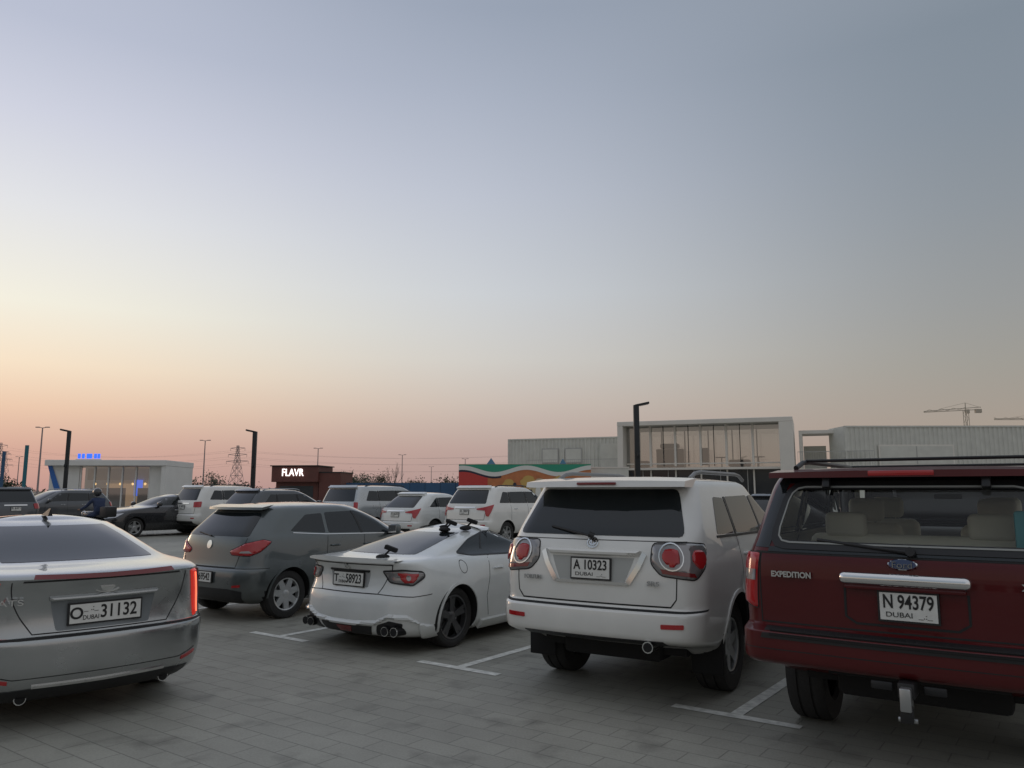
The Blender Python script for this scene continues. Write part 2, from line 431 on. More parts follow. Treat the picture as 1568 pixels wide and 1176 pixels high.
# ------------------------------------------------------------ vehicles
def fortuner(loc,hd):
    K=[(.36,.60,4.30,.82),(.44,.42,4.45,.87),(.51,.10,4.56,.90),(.56,.01,4.64,.91),(.66,0,4.70,.92),(.745,.005,4.70,.92),(.765,.04,4.69,.92),(.79,.08,4.68,.92),(.95,.075,4.66,.925),(1.08,.085,4.60,.92),(1.17,.10,4.1,.905),(1.24,.115,3.65,.89),(1.35,.165,3.35,.865),(1.50,.265,3.02,.82),(1.66,.375,2.72,.77),(1.76,.45,2.55,.735),(1.79,.50,2.45,.70)]
    c=Car('suv_car',loc,hd,K,4.7,P_WHITE,1.10,3.85,rr=.20,rf=.4,bow=.07,tr=.035,crown=.05,wr=(.385,.265,.225),archR=.45,spokes=6,bulge=.04,wheelin=.02)
    c.patch('rear_window',GL,rnd([(-.93,1.335),(.93,1.335),(.89,1.715),(-.89,1.715)],.07),e=.004)
    n=16;V=[]
    for i in range(n+1):
        x=-.74+1.48*i/n; b=.10*(x/.74)**2
        V+=[(x,.20+b,1.735),(x,.215+b,1.79-.01*(x/.74)**2),(x,.62,1.825-.015*(x/.74)**2),(x,.50,1.73)]
    F_=[]
    for i in range(n):
        for k in range(4): F_.append((i*4+k,i*4+(k+1)%4,(i+1)*4+(k+1)%4,(i+1)*4+k))
    F_+=[(0,1,2,3),(n*4,n*4+1,n*4+2,n*4+3)]
    c.add('spoiler',P_WHITE,V,F_)
    c.box('brake_light_high',REDD,(0,.205,1.764),(.36,.03,.024),bev=.008)
    c.ribbon('gap',SEAM,[(-.80,1.02),(-.79,.86),(-.74,.80),(.74,.80),(.79,.86),(.80,1.02)],.012,e=.0015)
    c.ribbon('gap',SEAM,[(-.95,1.30),(.95,1.30)],.006,e=.001)
    lp=rnd([(.60,1.285),(.98,1.29),(1.20,1.275),(1.15,1.12),(1.00,1.01),(.66,1.04),(.57,1.13)],.04)
    c.patch('tail_lamp_lens',CLR,lp,e=.022,bev=.03,mirror=True,res=.03)
    c.patch('tail_lamp_red',RED,circ(.77,1.18,.098,.088),e=.036,bev=.03,mirror=True,res=.03)
    c.patch('tail_lamp_red',RED,circ(1.05,1.17,.09,.088),e=.036,bev=.03,mirror=True,res=.03)
    c.patch('tail_lamp_base',REDD,[(.66,1.09),(.98,1.06),(1.0,1.03),(.68,1.055)],e=.024,mirror=True)
    c.ribbon('lamp_chrome',CHR,circ(.77,1.18,.112,.100),.010,e=.034,closed=True,mirror=True)
    c.ribbon('lamp_gap',SEAM,lp,.016,e=.004,closed=True,mirror=True)
    c.patch('garnish',P_WHITE,rnd([(-.50,1.225),(.50,1.225),(.46,1.175),(-.46,1.175)],.02),e=.045,bev=.02,res=.03)
    c.patch('plate_recess',mat('recess',(.42,.43,.41),.5),[(-.42,1.165),(.42,1.165),(.32,.965),(-.32,.965)],e=.003)
    c.ribbon('chrome_trim',CHR,[(.52,1.20),(.46,1.10),(.36,.965)],.045,e=.02,mirror=True)
    c.ribbon('chrome_trim',CHR,[(-.36,.962),(.36,.962)],.022,e=.016)
    c.plate(1.07,.34,.155,'10323','A')
    for a,b in((.055,.038),(.032,.016)): c.ribbon('badge',CHR,circ(0,1.275,a,b),.010,e=.012,closed=True,res=.02)
    c.ribbon('badge',CHR,circ(0,1.275,.014,.036),.008,e=.012,closed=True,res=.02)
    for x0,t,w in((.58,'SR5',.10),(-.60,'FORTUN',.16)):
        c.text('badge_text',ALU,t,Matrix.Translation((x0*.92,.082,.975))@Matrix.Rotation(math.pi/2,4,'X'),.05,w,.006)
    c.patch('reflector',RED,rnd([(.68,.645),(.90,.65),(.90,.685),(.68,.68)],.01),e=.006,mirror=True)
    c.ribbon('bumper_line',SEAM,[(-1.2,.775),(-.9,.768),(.9,.768),(1.2,.775)],.014,e=.001)
    c.patch('lower_valance',TRIM,[(-.72,.50),(.72,.50),(.70,.545),(-.70,.545)],e=.004)
    c.cyl('exhaust',CHR,(.50,.02,.50),(.50,.4,.50),.045); c.cyl('exhaust_bore',UND,(.50,.015,.50),(.50,.03,.50),.036)
    for sd in(-1,1): c.box('mud_flap',UND,(sd*.77,.66,.36),(.27,.02,.30),bev=.01)
    c.cyl('wiper',TRIM,(.0,.10,1.33),(-.42,.20,1.40),.010); c.cyl('wiper',TRIM,(.02,.10,1.33),(-.02,.09,1.345),.025)
    c.cyl('axle',UND,(-.6,1.1,.385),(.6,1.1,.385),.06)
    c.box('underfloor',UND,(0,2.3,.42),(1.3,3.6,.12))
    c.box('fuel_tank',UND,(0,.75,.40),(.9,.6,.2),bev=.04)
    gs=[[(.72,1.34),(1.24,1.33),(1.22,1.64),(.92,1.65)],[(1.32,1.33),(2.16,1.31),(2.12,1.66),(1.30,1.65)],[(2.24,1.31),(3.12,1.30),(2.62,1.66),(2.20,1.66)]]
    for g in gs: c.patch('side_window',GL,rnd(g,.04),'s',e=.003)
    c.ribbon('window_line',TRIM,[(.70,1.32),(3.18,1.285)],.02,'s',e=.006)
    for x in (1.28,2.20): c.ribbon('window_post',TRIM,[(x,1.32),(x-.02,1.65)],.05,'s',e=.005)
    c.patch('windshield',GL,rnd([(-.86,1.30),(.86,1.30),(.84,1.70),(-.84,1.70)],.06),'f')
    for x in(1.27,2.20): c.ribbon('gap',SEAM,[(x,1.65),(x+.03,1.2),(x+.02,.55)],.008,'s',e=.001)
    c.ribbon('gap',SEAM,[(3.2,1.28),(3.25,1.1),(3.22,.55)],.008,'s',e=.001)
    c.handles([(1.5,1.14),(2.4,1.13)]); c.mirror(2.98,1.30)
    c.patch('side_cladding',P_WHITE,rnd([(1.62,.48),(3.3,.48),(3.3,.6),(1.62,.6)],.03),'s',e=.03,bev=.02)
    c.rails(.75,2.5,.64,1.81,mat('rail_grey',(.25,.25,.25),.4,.5),.06)
    return c.finish()
def expedition(loc,hd):
    K=[(.46,.60,4.95,.90),(.54,.42,5.05,.96),(.60,.06,5.15,.985),(.64,.01,5.2,1.0),(.72,0,5.23,1.0),(.80,.0,5.23,1.0),(.815,.05,5.23,1.0),(.84,.13,5.22,1.0),(1.0,.135,5.2,1.005),(1.15,.14,5.15,1.0),(1.25,.15,5.0,.99),(1.31,.17,4.3,.975),(1.37,.20,3.9,.955),(1.55,.30,3.55,.91),(1.74,.41,3.25,.86),(1.80,.47,3.1,.83),(1.835,.54,3.02,.78)]
    RW=rnd([(-.84,1.345),(.84,1.345),(.82,1.735),(-.82,1.735)],.10)
    SW=[[(.75,1.38),(1.55,1.38),(1.55,1.74),(.88,1.74)],[(1.65,1.38),(2.6,1.38),(2.6,1.75),(1.65,1.75)],[(2.70,1.38),(3.65,1.38),(3.2,1.75),(2.70,1.75)]]
    WS=[(-.88,1.38),(.88,1.38),(.84,1.77),(-.84,1.77)]
    c=Car('suv_car',loc,hd,K,5.23,P_MAR,1.25,4.28,rr=.13,rf=.4,bow=.05,tr=.02,crown=.05,wr=(.40,.275,.235),archR=.47,spokes=6,
          holes=[('r',RW)]+[('s',g) for g in SW]+[('f',WS)],q=1.5,wheelin=.04)
    c.patch('rear_window',GLC,RW,e=.010,res=.06)
    c.ribbon('window_frit',TRIM,RW,.055,e=.012,closed=True)
    c.ribbon('window_frit_line',mat('frit_line',(.30,.31,.29),.5),[(a*.972,(z-1.54)*.93+1.54) for a,z in RW],.010,e=.016,closed=True)
    c.patch('hatch_black',GL,[(-.99,1.325),(-.85,1.325),(-.85,1.80),(-.97,1.80)],e=.004,mirror=True)
    c.patch('hatch_black',GL,[(-.85,1.752),(.85,1.752),(.85,1.79),(-.85,1.79)],e=.005)
    c.patch('hatch_black',GL,[(-.85,1.30),(.85,1.30),(.85,1.332),(-.85,1.332)],e=.005)
    n=16;V=[];F_=[]
    for i in range(n+1):
        x=-.84+1.68*i/n; b=.06*(x/.84)**2
        V+=[(x,.315+b,1.79),(x,.32+b,1.835-.008*(x/.84)**2),(x,.62,1.862-.012*(x/.84)**2),(x,.50,1.80)]
    for i in range(n):
        for k in range(4): F_.append((i*4+k,i*4+(k+1)%4,(i+1)*4+(k+1)%4,(i+1)*4+k))
    F_+=[(0,1,2,3),(n*4,n*4+1,n*4+2,n*4+3)]
    c.add('spoiler',P_MAR,V,F_)
    c.box('brake_light_high',RED,(0,.318,1.815),(.38,.02,.034),bev=.006)
    for sd in(-1,1): c.box('hinge',TRIM,(sd*.46,.385,1.765),(.05,.06,.11),rot=(-25,0,0),bev=.01)
    c.ribbon('gap',SEAM,[(-.96,1.295),(.96,1.295)],.014,e=.002)
    c.ribbon('gap',SEAM,[(-.90,1.30),(-.88,1.0),(-.88,.85),(.88,.85),(.88,1.0),(.90,1.30)],.010,e=.002)
    lp=rnd([(.91,1.29),(1.10,1.29),(1.12,.96),(.91,.93)],.02)
    c.patch('tail_lamp',RED,lp,e=.018,bev=.02,mirror=True,res=.03)
    c.patch('tail_lamp_reverse',CLR,[(.92,1.11),(1.08,1.11),(1.09,1.18),(.92,1.18)],e=.022,mirror=True)
    c.ribbon('gap',SEAM,lp,.012,e=.004,closed=True,mirror=True)
    c.box('handle_bar',CHR,(0,.105,1.165),(.72,.07,.078),bev=.034,seg=4)
    c.box('handle_bar_recess',P_MAR,(0,.12,1.115),(.66,.05,.03),bev=.012)
    c.patch('badge_rim',CHR,circ(0,1.255,.09,.036),e=.016,bev=.01,res=.02)
    c.patch('badge',mat('badge_blue',(.02,.04,.12),.2,0,1),circ(0,1.255,.078,.028),e=.018,res=.02)
    c.text('badge_text',CHR,'Ford',Matrix.Translation((0,.118,1.255))@Matrix.Rotation(math.pi/2,4,'X'),.055,.11,.004)
    c.plate(1.01,.31,.16,'94379','N',x=.02)
    c.ribbon('plate_recess',SEAM,[(-.34,1.10),(-.34,.93),(-.28,.89),(.28,.89),(.34,.93),(.34,1.10)],.014,e=.003)
    for sd,t in((-1,'EXPEDITION'),(1,'XLT')): c.text('badge_text',CHR,t,Matrix.Translation((sd*.66,.138,1.16))@Matrix.Rotation(math.pi/2,4,'X'),.05,.25 if sd<0 else .12,.008,off=.002)
    c.patch('bumper_pad',TRIM,[(-.86,.765),(.86,.765),(.84,.825),(-.84,.825)],e=.006)
    for i in range(3): c.ribbon('bumper_step',UND,[(-.8,.785+.012*i),(.8,.785+.012*i)],.004,e=.01)
    c.ribbon('bumper_crease',SEAM,[(-1.1,.70),(1.1,.70)],.006,e=.001)
    c.box('hitch_receiver',TRIM,(0,.06,.56),(.09,.22,.09),bev=.01)
    c.cyl('hitch_bar',UND,(-.5,.35,.56),(.5,.35,.56),.035)
    c.box('hitch_mount',ALU,(0,-.05,.52),(.06,.10,.13),bev=.008); c.box('hitch_mount',TRIM,(0,-.07,.44),(.07,.03,.10),bev=.008)
    c.cyl('hitch_loop',ALU,(-.05,-.03,.40),(.05,-.03,.40),.015)
    for sd in(-1,1): c.box('hitch_plate',TRIM,(sd*.14,.04,.56),(.12,.02,.05),bev=.01)
    c.cyl('wiper',TRIM,(.05,.15,1.33),(-.50,.21,1.385),.011); c.cyl('wiper',TRIM,(.05,.16,1.33),(.05,.11,1.34),.028)
    c.cyl('axle',UND,(-.7,1.25,.4),(.7,1.25,.4),.07); c.box('underfloor',UND,(0,2.6,.5),(1.4,4.0,.14)); c.box('fuel_tank',UND,(0,.85,.45),(1.0,.6,.2),bev=.04)
    for g in SW: c.patch('side_window',GLC,rnd(g,.05),'s',e=.006,res=.08); c.ribbon('side_window_frame',TRIM,rnd(g,.05),.07,'s',e=.008,closed=True)
    c.patch('windshield',GLC,WS,'f',e=.006,res=.1); c.ribbon('windshield_frame',TRIM,WS,.07,'f',e=.009,closed=True)
    for y,z0 in((3.0,.75),(1.9,.75)):
        for x in(-.46,.46):
            c.box('seat_back',SEAT,(x,y-.05,1.12),(.52,.16,.66),rot=(8,0,0),bev=.07,seg=3)
            c.box('seat_base',SEAT,(x,y+.25,.82),(.52,.5,.16),bev=.06,seg=3)
            c.box('headrest',SEAT,(x,y-.10,1.55),(.27,.10,.19),bev=.05,seg=3)
            for dx in(-.06,.06): c.cyl('headrest_post',CHR,(x+dx,y-.08,1.42),(x+dx,y-.1,1.5),.008,n=6)
    c.box('seat_back',SEAT,(0,.95,1.10),(1.4,.14,.60),rot=(8,0,0),bev=.06,seg=3)
    for x in(-.45,.45): c.box('headrest',SEAT,(x,.9,1.46),(.28,.10,.18),bev=.04,seg=3)
    c.box('dashboard',DASH,(0,3.75,1.20),(1.7,.5,.3),bev=.08,seg=3); c.box('load_floor',DASH,(0,2.2,.72),(1.75,3.6,.06))
    c.lathe('steering_wheel',DASH,[(-.0,.19),(.015,.2),(.0,.21),(-.015,.2),(0,.19)],(-.46,3.42,1.22),24)
    c.box('cabin_mirror',DASH,(0,3.4,1.66),(.24,.03,.07),bev=.02)
    c.box('towel',mat('cloth_teal',(.12,.42,.45),.8),(.66,.56,1.46),(.16,.05,.24),bev=.02)
    c.rails(.65,3.0,.72,1.865,TRIM,.055)
    for y in(.95,2.7): c.box('roof_crossbar',TRIM,(0,y,1.925),(1.44,.06,.022),bev=.01)
    c.handles([(1.9,1.2),(2.9,1.2)],CHR); c.mirror(3.5,1.34,k=1.3)
    c.patch('side_cladding',P_MAR,rnd([(1.8,.56),(3.7,.56),(3.7,.7),(1.8,.7)],.03),'s',e=.03,bev=.02)
    for x in(1.62,2.66,3.75): c.ribbon('gap',SEAM,[(x,1.34),(x,.6)],.009,'s',e=.001)
    return c.finish()
def cadillac(loc,hd):
    K=[(.17,.32,4.35,.78),(.22,.14,4.48,.83),(.30,.04,4.58,.87),(.44,0,4.64,.89),(.60,.0,4.64,.90),(.645,.01,4.62,.90),(.665,.05,4.6,.90),(.82,.075,4.45,.895),(.97,.055,4.1,.875),(1.07,.015,3.6,.84),(1.095,.05,3.4,.815),(1.115,.20,3.3,.79),(1.14,.52,3.15,.745),(1.23,.86,2.9,.685),(1.34,1.22,2.6,.615),(1.42,1.55,2.3,.555),(1.44,1.68,2.2,.52)]
    c=Car('sedan_car',loc,hd,K,4.64,P_CAD,1.05,3.83,rr=.32,rf=.45,bow=.14,tr=.05,crown=.045,wr=(.33,.235,.225),archR=.375,spokes=5,twin=True,bulge=.02)
    c.patch('rear_window',GL,rnd([(-.86,1.15),(.86,1.15),(.84,1.395),(-.84,1.395)],.03),e=.004)
    c.ribbon('brake_strip',REDD,[(-.62,1.080),(-.3,1.074),(0,1.072),(.3,1.074),(.62,1.080)],.020,e=.012)
    c.ribbon('lip_shadow',SEAM,[(-.70,1.052),(.70,1.052)],.010,e=.003)
    lp=rnd([(.90,1.05),(1.03,1.06),(1.02,.85),(1.00,.68),(.91,.67),(.90,.85)],.015)
    c.patch('tail_lamp',REDL,lp,e=.016,bev=.02,mirror=True,res=.03)
    c.ribbon('tail_lamp_core',mat('lamp_core',(.6,.1,.05),.2,em=(1,.16,.08),es=1.8),[(.968,1.03),(.965,.85),(.955,.70)],.018,e=.022,mirror=True)
    c.patch('tail_lamp_side',REDD,[(1.035,1.055),(1.16,1.05),(1.06,.86),(1.02,.78)],e=.010,mirror=True)
    c.ribbon('gap',SEAM,[(-.80,1.05),(-.72,.90),(-.55,.68),(.55,.68),(.72,.90),(.80,1.05)],.009,e=.0015)
    c.ribbon('gap',SEAM,[(-1.2,.655),(1.2,.655)],.012,e=.0015)
    c.patch('plate_recess',mat('recess_grey',(.20,.22,.23),.45,.4),rnd([(-.44,.92),(.44,.92),(.38,.69),(-.38,.69)],.02),e=.002)
    c.patch('trunk_garnish',P_CAD,rnd([(-.46,.94),(.46,.94),(.45,.905),(-.45,.905)],.01),e=.035,bev=.012,res=.03)
    c.plate(.80,.50,.135,'31132','O')
    c.patch('badge',CHR,rnd([(-.065,.99),(.065,.99),(.045,.962),(0,.95),(-.045,.962)],.008),e=.010,res=.02)
    c.ribbon('badge',CHR,[(-.10,.965),(-.05,.948),(0,.943),(.05,.948),(.10,.965)],.008,e=.008)
    c.text('badge_text',CHR,'ATS',Matrix.Translation((-.62,.115,.91))@Matrix.Rotation(-.18,4,'Z')@Matrix.Rotation(math.pi/2,4,'X'),.06,.16,.008)
    c.ribbon('bumper_chrome',CHR,[(-.55,.325),(0,.32),(.55,.325)],.018,e=.012)
    c.ribbon('bumper_crease',SEAM,[(-.95,.43),(-.7,.385),(.7,.385),(.95,.43)],.006,e=.001)
    c.patch('diffuser',TRIM,[(-.85,.19),(.85,.19),(.90,.30),(.55,.31),(-.55,.31),(-.90,.30)],e=.004)
    c.patch('reflector',RED,[(.74,.355),(.96,.385),(.96,.41),(.74,.38)],e=.006,mirror=True)
    for sd in(-1,1):
        c.cyl('exhaust',CHR,(sd*.50,.16,.23),(sd*.50,.4,.23),.04); c.cyl('exhaust_bore',UND,(sd*.50,.155,.23),(sd*.50,.17,.23),.034)
    c.add('antenna_fin',TRIM,[(-.02,1.62,1.475),(.02,1.62,1.475),(.02,1.82,1.48),(-.02,1.82,1.48),(0,1.62,1.545),(0,1.68,1.54)],[(0,1,4),(1,2,5,4),(2,3,5),(3,0,4,5)])
    gs=[[(1.15,1.17),(1.75,1.14),(1.72,1.385),(1.50,1.37)],[(1.83,1.14),(2.95,1.12),(2.55,1.385),(1.82,1.385)]]
    for g in gs: c.patch('side_window',GL,rnd(g,.03),'s',e=.003)
    c.patch('windshield',GL,[(-.85,1.14),(.85,1.14),(.82,1.4),(-.82,1.4)],'f')
    c.ribbon('gap',SEAM,[(1.79,1.38),(1.8,.9),(1.75,.35)],.008,'s',e=.001); c.ribbon('gap',SEAM,[(2.95,1.1),(3.0,.8),(3.0,.35)],.008,'s',e=.001)
    c.handles([(1.55,.95),(2.1,.95)],CHR); c.mirror(2.85,1.1)
    c.box('underfloor',UND,(0,2.3,.24),(1.4,3.6,.1))
    return c.finish()
def coupe(loc,hd):
    K=[(.15,.26,3.95,.77),(.19,.10,4.08,.82),(.26,.03,4.16,.86),(.40,.0,4.22,.875),(.56,.015,4.24,.88),(.68,.07,4.15,.88),(.80,.085,3.95,.865),(.89,.05,3.6,.84),(.945,.0,3.2,.80),(.965,.05,3.0,.77),(.99,.34,2.88,.70),(1.07,.74,2.66,.635),(1.16,1.15,2.4,.57),(1.225,1.55,2.15,.51),(1.245,1.7,2.05,.47)]
    c=Car('coupe_car',loc,hd,K,4.24,P_WHITE2,.86,3.43,rr=.30,rf=.45,bow=.15,tr=.03,crown=.045,wr=(.325,.225,.238),archR=.36,spokes=5,twin=True,bulge=.05,rimm=mat('alloy_gunmetal',(.16,.16,.165),.3,.85))
    c.patch('rear_window',GL,rnd([(-.84,1.005),(.84,1.005),(.82,1.20),(-.82,1.20)],.02),e=.004)
    c.ribbon('lip_line',SEAM,[(-.8,.925),(.8,.925)],.010,e=.003)
    n=18;V=[];F_=[]
    for i in range(n+1):
        x=-.66+1.32*i/n; b=.13*(x/.7)**2; h=.03*max(0,1-(abs(x)/.66)**6)
        V+=[(x,-.03+b,.945),(x,-.035+b,.965+h),(x,.16+b*.6,.972)]
    for i in range(n):
        for k in range(3): F_.append((i*3+k,i*3+(k+1)%3,(i+1)*3+(k+1)%3,(i+1)*3+k))
    c.add('lip_spoiler',P_WHITE2,V,F_)
    c.ribbon('gap',SEAM,[(-.78,.92),(-.62,.80),(-.50,.62),(.50,.62),(.62,.80),(.78,.92)],.010,e=.0015)
    lp=rnd([(.56,.855),(.88,.87),(1.14,.85),(1.14,.80),(.98,.715),(.64,.745)],.03)
    c.patch('tail_lamp_lens',CLR,lp,e=.014,bev=.02,mirror=True,res=.03); c.ribbon('tail_lamp_rim',TRIM,lp,.020,e=.008,closed=True,mirror=True)
    c.patch('tail_lamp_red',RED,rnd([(.76,.85),(1.10,.845),(1.0,.73),(.82,.735)],.03),e=.024,bev=.02,mirror=True,res=.03)
    c.patch('tail_lamp_eye',CLR,circ(.92,.79,.032),e=.03,mirror=True,res=.02)
    c.patch('plate_recess',TRIM,rnd([(-.37,.86),(.37,.86),(.36,.84),(-.36,.84)],.01),e=.012)
    c.patch('plate_recess_back',mat('recess_w',(.35,.36,.36),.5),rnd([(-.36,.84),(.36,.84),(.32,.68),(-.32,.68)],.01),e=.003)
    c.plate(.755,.45,.135,'58923','T')
    for a,b in((.045,.028),(.026,.012)): c.ribbon('badge',CHR,circ(0,.895,a,b),.008,e=.010,closed=True,res=.02)
    c.ribbon('gap',SEAM,[(-1.3,.62),(-1.02,.60),(-.5,.62)],.008,e=.0015,mirror=True)
    c.patch('bumper_kit',P_WHITE2,rnd([(-.98,.42),(-.70,.43),(-.52,.36),(-.2,.34),(.2,.34),(.52,.36),(.70,.43),(.98,.42),(1.16,.34),(1.16,.31),(.99,.36),(.70,.38),(.52,.31),(.2,.29),(-.2,.29),(-.52,.31),(-.70,.38),(-.98,.36)],.01),e=.035,bev=.02,res=.03)
    c.patch('diffuser',TRIM,rnd([(-.42,.20),(.42,.20),(.46,.29),(-.46,.29)],.01),e=.008)
    c.patch('exhaust_surround',TRIM,rnd([(.50,.20),(.86,.20),(.92,.33),(.72,.36),(.54,.31)],.02),e=.006,mirror=True)
    c.patch('fog_light',REDD,[(-.10,.22),(.10,.22),(.14,.28),(-.14,.28)],e=.014)
    for sd in(-1,1):
        for dx in(0,.11):
            c.cyl('exhaust',ALUD,(sd*(.57+dx),.055+dx*.2,.255),(sd*(.57+dx),.35,.255),.05); c.cyl('exhaust_rim',CHR,(sd*(.57+dx),.045+dx*.2,.255),(sd*(.57+dx),.056+dx*.2,.255),.05); c.cyl('exhaust_bore',UND,(sd*(.57+dx),.04+dx*.2,.255),(sd*(.57+dx),.05+dx*.2,.255),.042)
    c.patch('side_skirt',P_WHITE2,[(1.3,.17),(3.0,.17),(3.0,.25),(1.3,.25)],'s',e=.04)
    c.patch('bumper_corner',P_WHITE2,rnd([(1.12,.17),(1.42,.17),(1.40,.30),(1.12,.34)],.02),e=.03,bev=.02,mirror=True)
    g=rnd([(1.02,1.00),(1.25,.965),(1.95,.945),(2.70,.945),(2.35,1.12),(2.05,1.205),(1.65,1.205),(1.3,1.13)],.03)
    c.patch('side_window',GL,g,'s',e=.003); c.ribbon('window_pillar',TRIM,[(1.52,.95),(1.62,1.20)],.03,'s',e=.006)
    c.ribbon('window_line',TRIM,g,.014,'s',e=.006,closed=True)
    c.patch('windshield',GL,[(-.85,.99),(.85,.99),(.82,1.21),(-.82,1.21)],'f')
    c.ribbon('gap',SEAM,[(1.50,.93),(1.46,.7),(1.40,.5),(1.45,.28)],.008,'s',e=.001); c.ribbon('gap',SEAM,[(2.75,.93),(2.8,.6),(2.75,.28)],.008,'s',e=.001)
    c.ribbon('gap',SEAM,circ(.98,.86,.07),.007,'s',e=.001,closed=True,sides=(1,))
    c.handles([(1.65,.80)]); c.mirror(2.6,.94)
    for x,y,z,k in((.22,1.42,1.235,1.5),(.40,1.6,1.25,1.5),(.10,1.55,1.26,1.2),(.28,.30,.985,1.6)):
        c.sphere('suction_cup',UND,(x,y,z),(.05*k,.05*k,.02*k)); c.cyl('rig_arm',UND,(x,y,z),(x+.04*k,y+.05,z+.05*k),.012,n=6); c.box('rig_clamp',UND,(x+.04*k,y+.06,z+.055*k),(.09*k,.05*k,.03*k),rot=(0,20,30),bev=.01)
    c.box('underfloor',UND,(0,2.1,.19),(1.3,3.2,.08))
    return c.finish()
def hatch(loc,hd):
    K=[(.22,.22,3.8,.79),(.29,.07,3.88,.84),(.40,.01,3.95,.875),(.55,.0,4.0,.89),(.66,.015,3.98,.895),(.69,.05,3.96,.895),(.85,.08,3.85,.89),(.98,.10,3.6,.875),(1.07,.125,3.3,.855),(1.13,.155,3.12,.825),(1.25,.27,2.9,.775),(1.38,.40,2.6,.72),(1.46,.48,2.4,.67),(1.49,.56,2.3,.62)]
    c=Car('hatchback_car',loc,hd,K,4.1,P_GREY,.74,3.25,rr=.28,rf=.5,bow=.10,tr=.04,crown=.05,wr=(.32,.21,.215),archR=.365,spokes=7,twin=False,bulge=.03,rimm=mat('alloy_bright',(.68,.69,.69),.3,.7))
    c.patch('rear_window',GL,rnd([(-.88,1.10),(.88,1.10),(.86,1.40),(-.86,1.40)],.06),e=.004)
    n=12;V=[];F_=[]
    for i in range(n+1):
        x=-.60+1.20*i/n; b=.10*(x/.6)**2
        V+=[(x,.36+b,1.445),(x,.37+b,1.48),(x,.66,1.515),(x,.55,1.46)]
    for i in range(n):
        for k in range(4): F_.append((i*4+k,i*4+(k+1)%4,(i+1)*4+(k+1)%4,(i+1)*4+k))
    F_+=[(0,1,2,3),(n*4,n*4+1,n*4+2,n*4+3)]
    c.add('spoiler',P_GREY,V,F_)
    lp=rnd([(.50,.91),(.80,1.01),(1.12,1.06),(1.28,1.03),(1.08,.90),(.92,.85),(.55,.86)],.03)
    c.patch('tail_lamp',RED,lp,e=.02,bev=.02,mirror=True,res=.03); c.ribbon('gap',SEAM,lp,.012,e=.004,closed=True,mirror=True)
    c.patch('tail_lamp_inner',CLR,[(.72,.885),(.96,.885),(.90,.915),(.76,.91)],e=.024,mirror=True)
    c.patch('badge',CHR,circ(0,.985,.06,.055),e=.012,res=.02)
    c.ribbon('gap',SEAM,[(-.84,1.08),(-.70,.82),(-.66,.70),(.66,.70),(.70,.82),(.84,1.08)],.010,e=.002)
    c.ribbon('gap',SEAM,[(-1.3,.69),(1.3,.69)],.008,e=.002)
    c.plate(.57,.46,.13,'69542','K')
    c.patch('diffuser',TRIM,rnd([(-.85,.25),(.85,.25),(.9,.40),(.6,.43),(-.6,.43),(-.9,.40)],.02),e=.006)
    c.patch('reflector',RED,[(.70,.45),(.86,.46),(.86,.49),(.70,.48)],e=.01,mirror=True)
    g1=[(.76,1.16),(1.40,1.11),(1.40,1.385),(1.08,1.37)]; g2=[(1.46,1.11),(2.80,1.07),(2.48,1.36),(2.15,1.41),(1.46,1.395)]
    for g in(g1,g2): c.patch('side_window',GL,rnd(g,.03),'s',e=.003)
    c.ribbon('window_pillar',TRIM,[(2.10,1.08),(2.05,1.41)],.04,'s',e=.006)
    c.ribbon('chrome_line',CHR,[(.8,1.13),(1.4,1.09),(2.85,1.05)],.010,'s',e=.006)
    c.patch('windshield',GL,[(-.85,1.14),(.85,1.14),(.82,1.42),(-.82,1.42)],'f')
    for x in(1.43,2.15): c.ribbon('gap',SEAM,[(x,1.1),(x-.05,.75),(x-.05,.35)],.008,'s',e=.001)
    c.ribbon('gap',SEAM,[(2.95,1.05),(3.0,.7),(2.95,.35)],.008,'s',e=.001)
    c.handles([(1.55,.93),(2.2,.92)]); c.mirror(2.65,1.06)
    c.cyl('wiper',TRIM,(0,.11,1.10),(-.35,.17,1.14),.01)
    c.box('underfloor',UND,(0,2.0,.25),(1.3,3.0,.08))
    return c.finish()
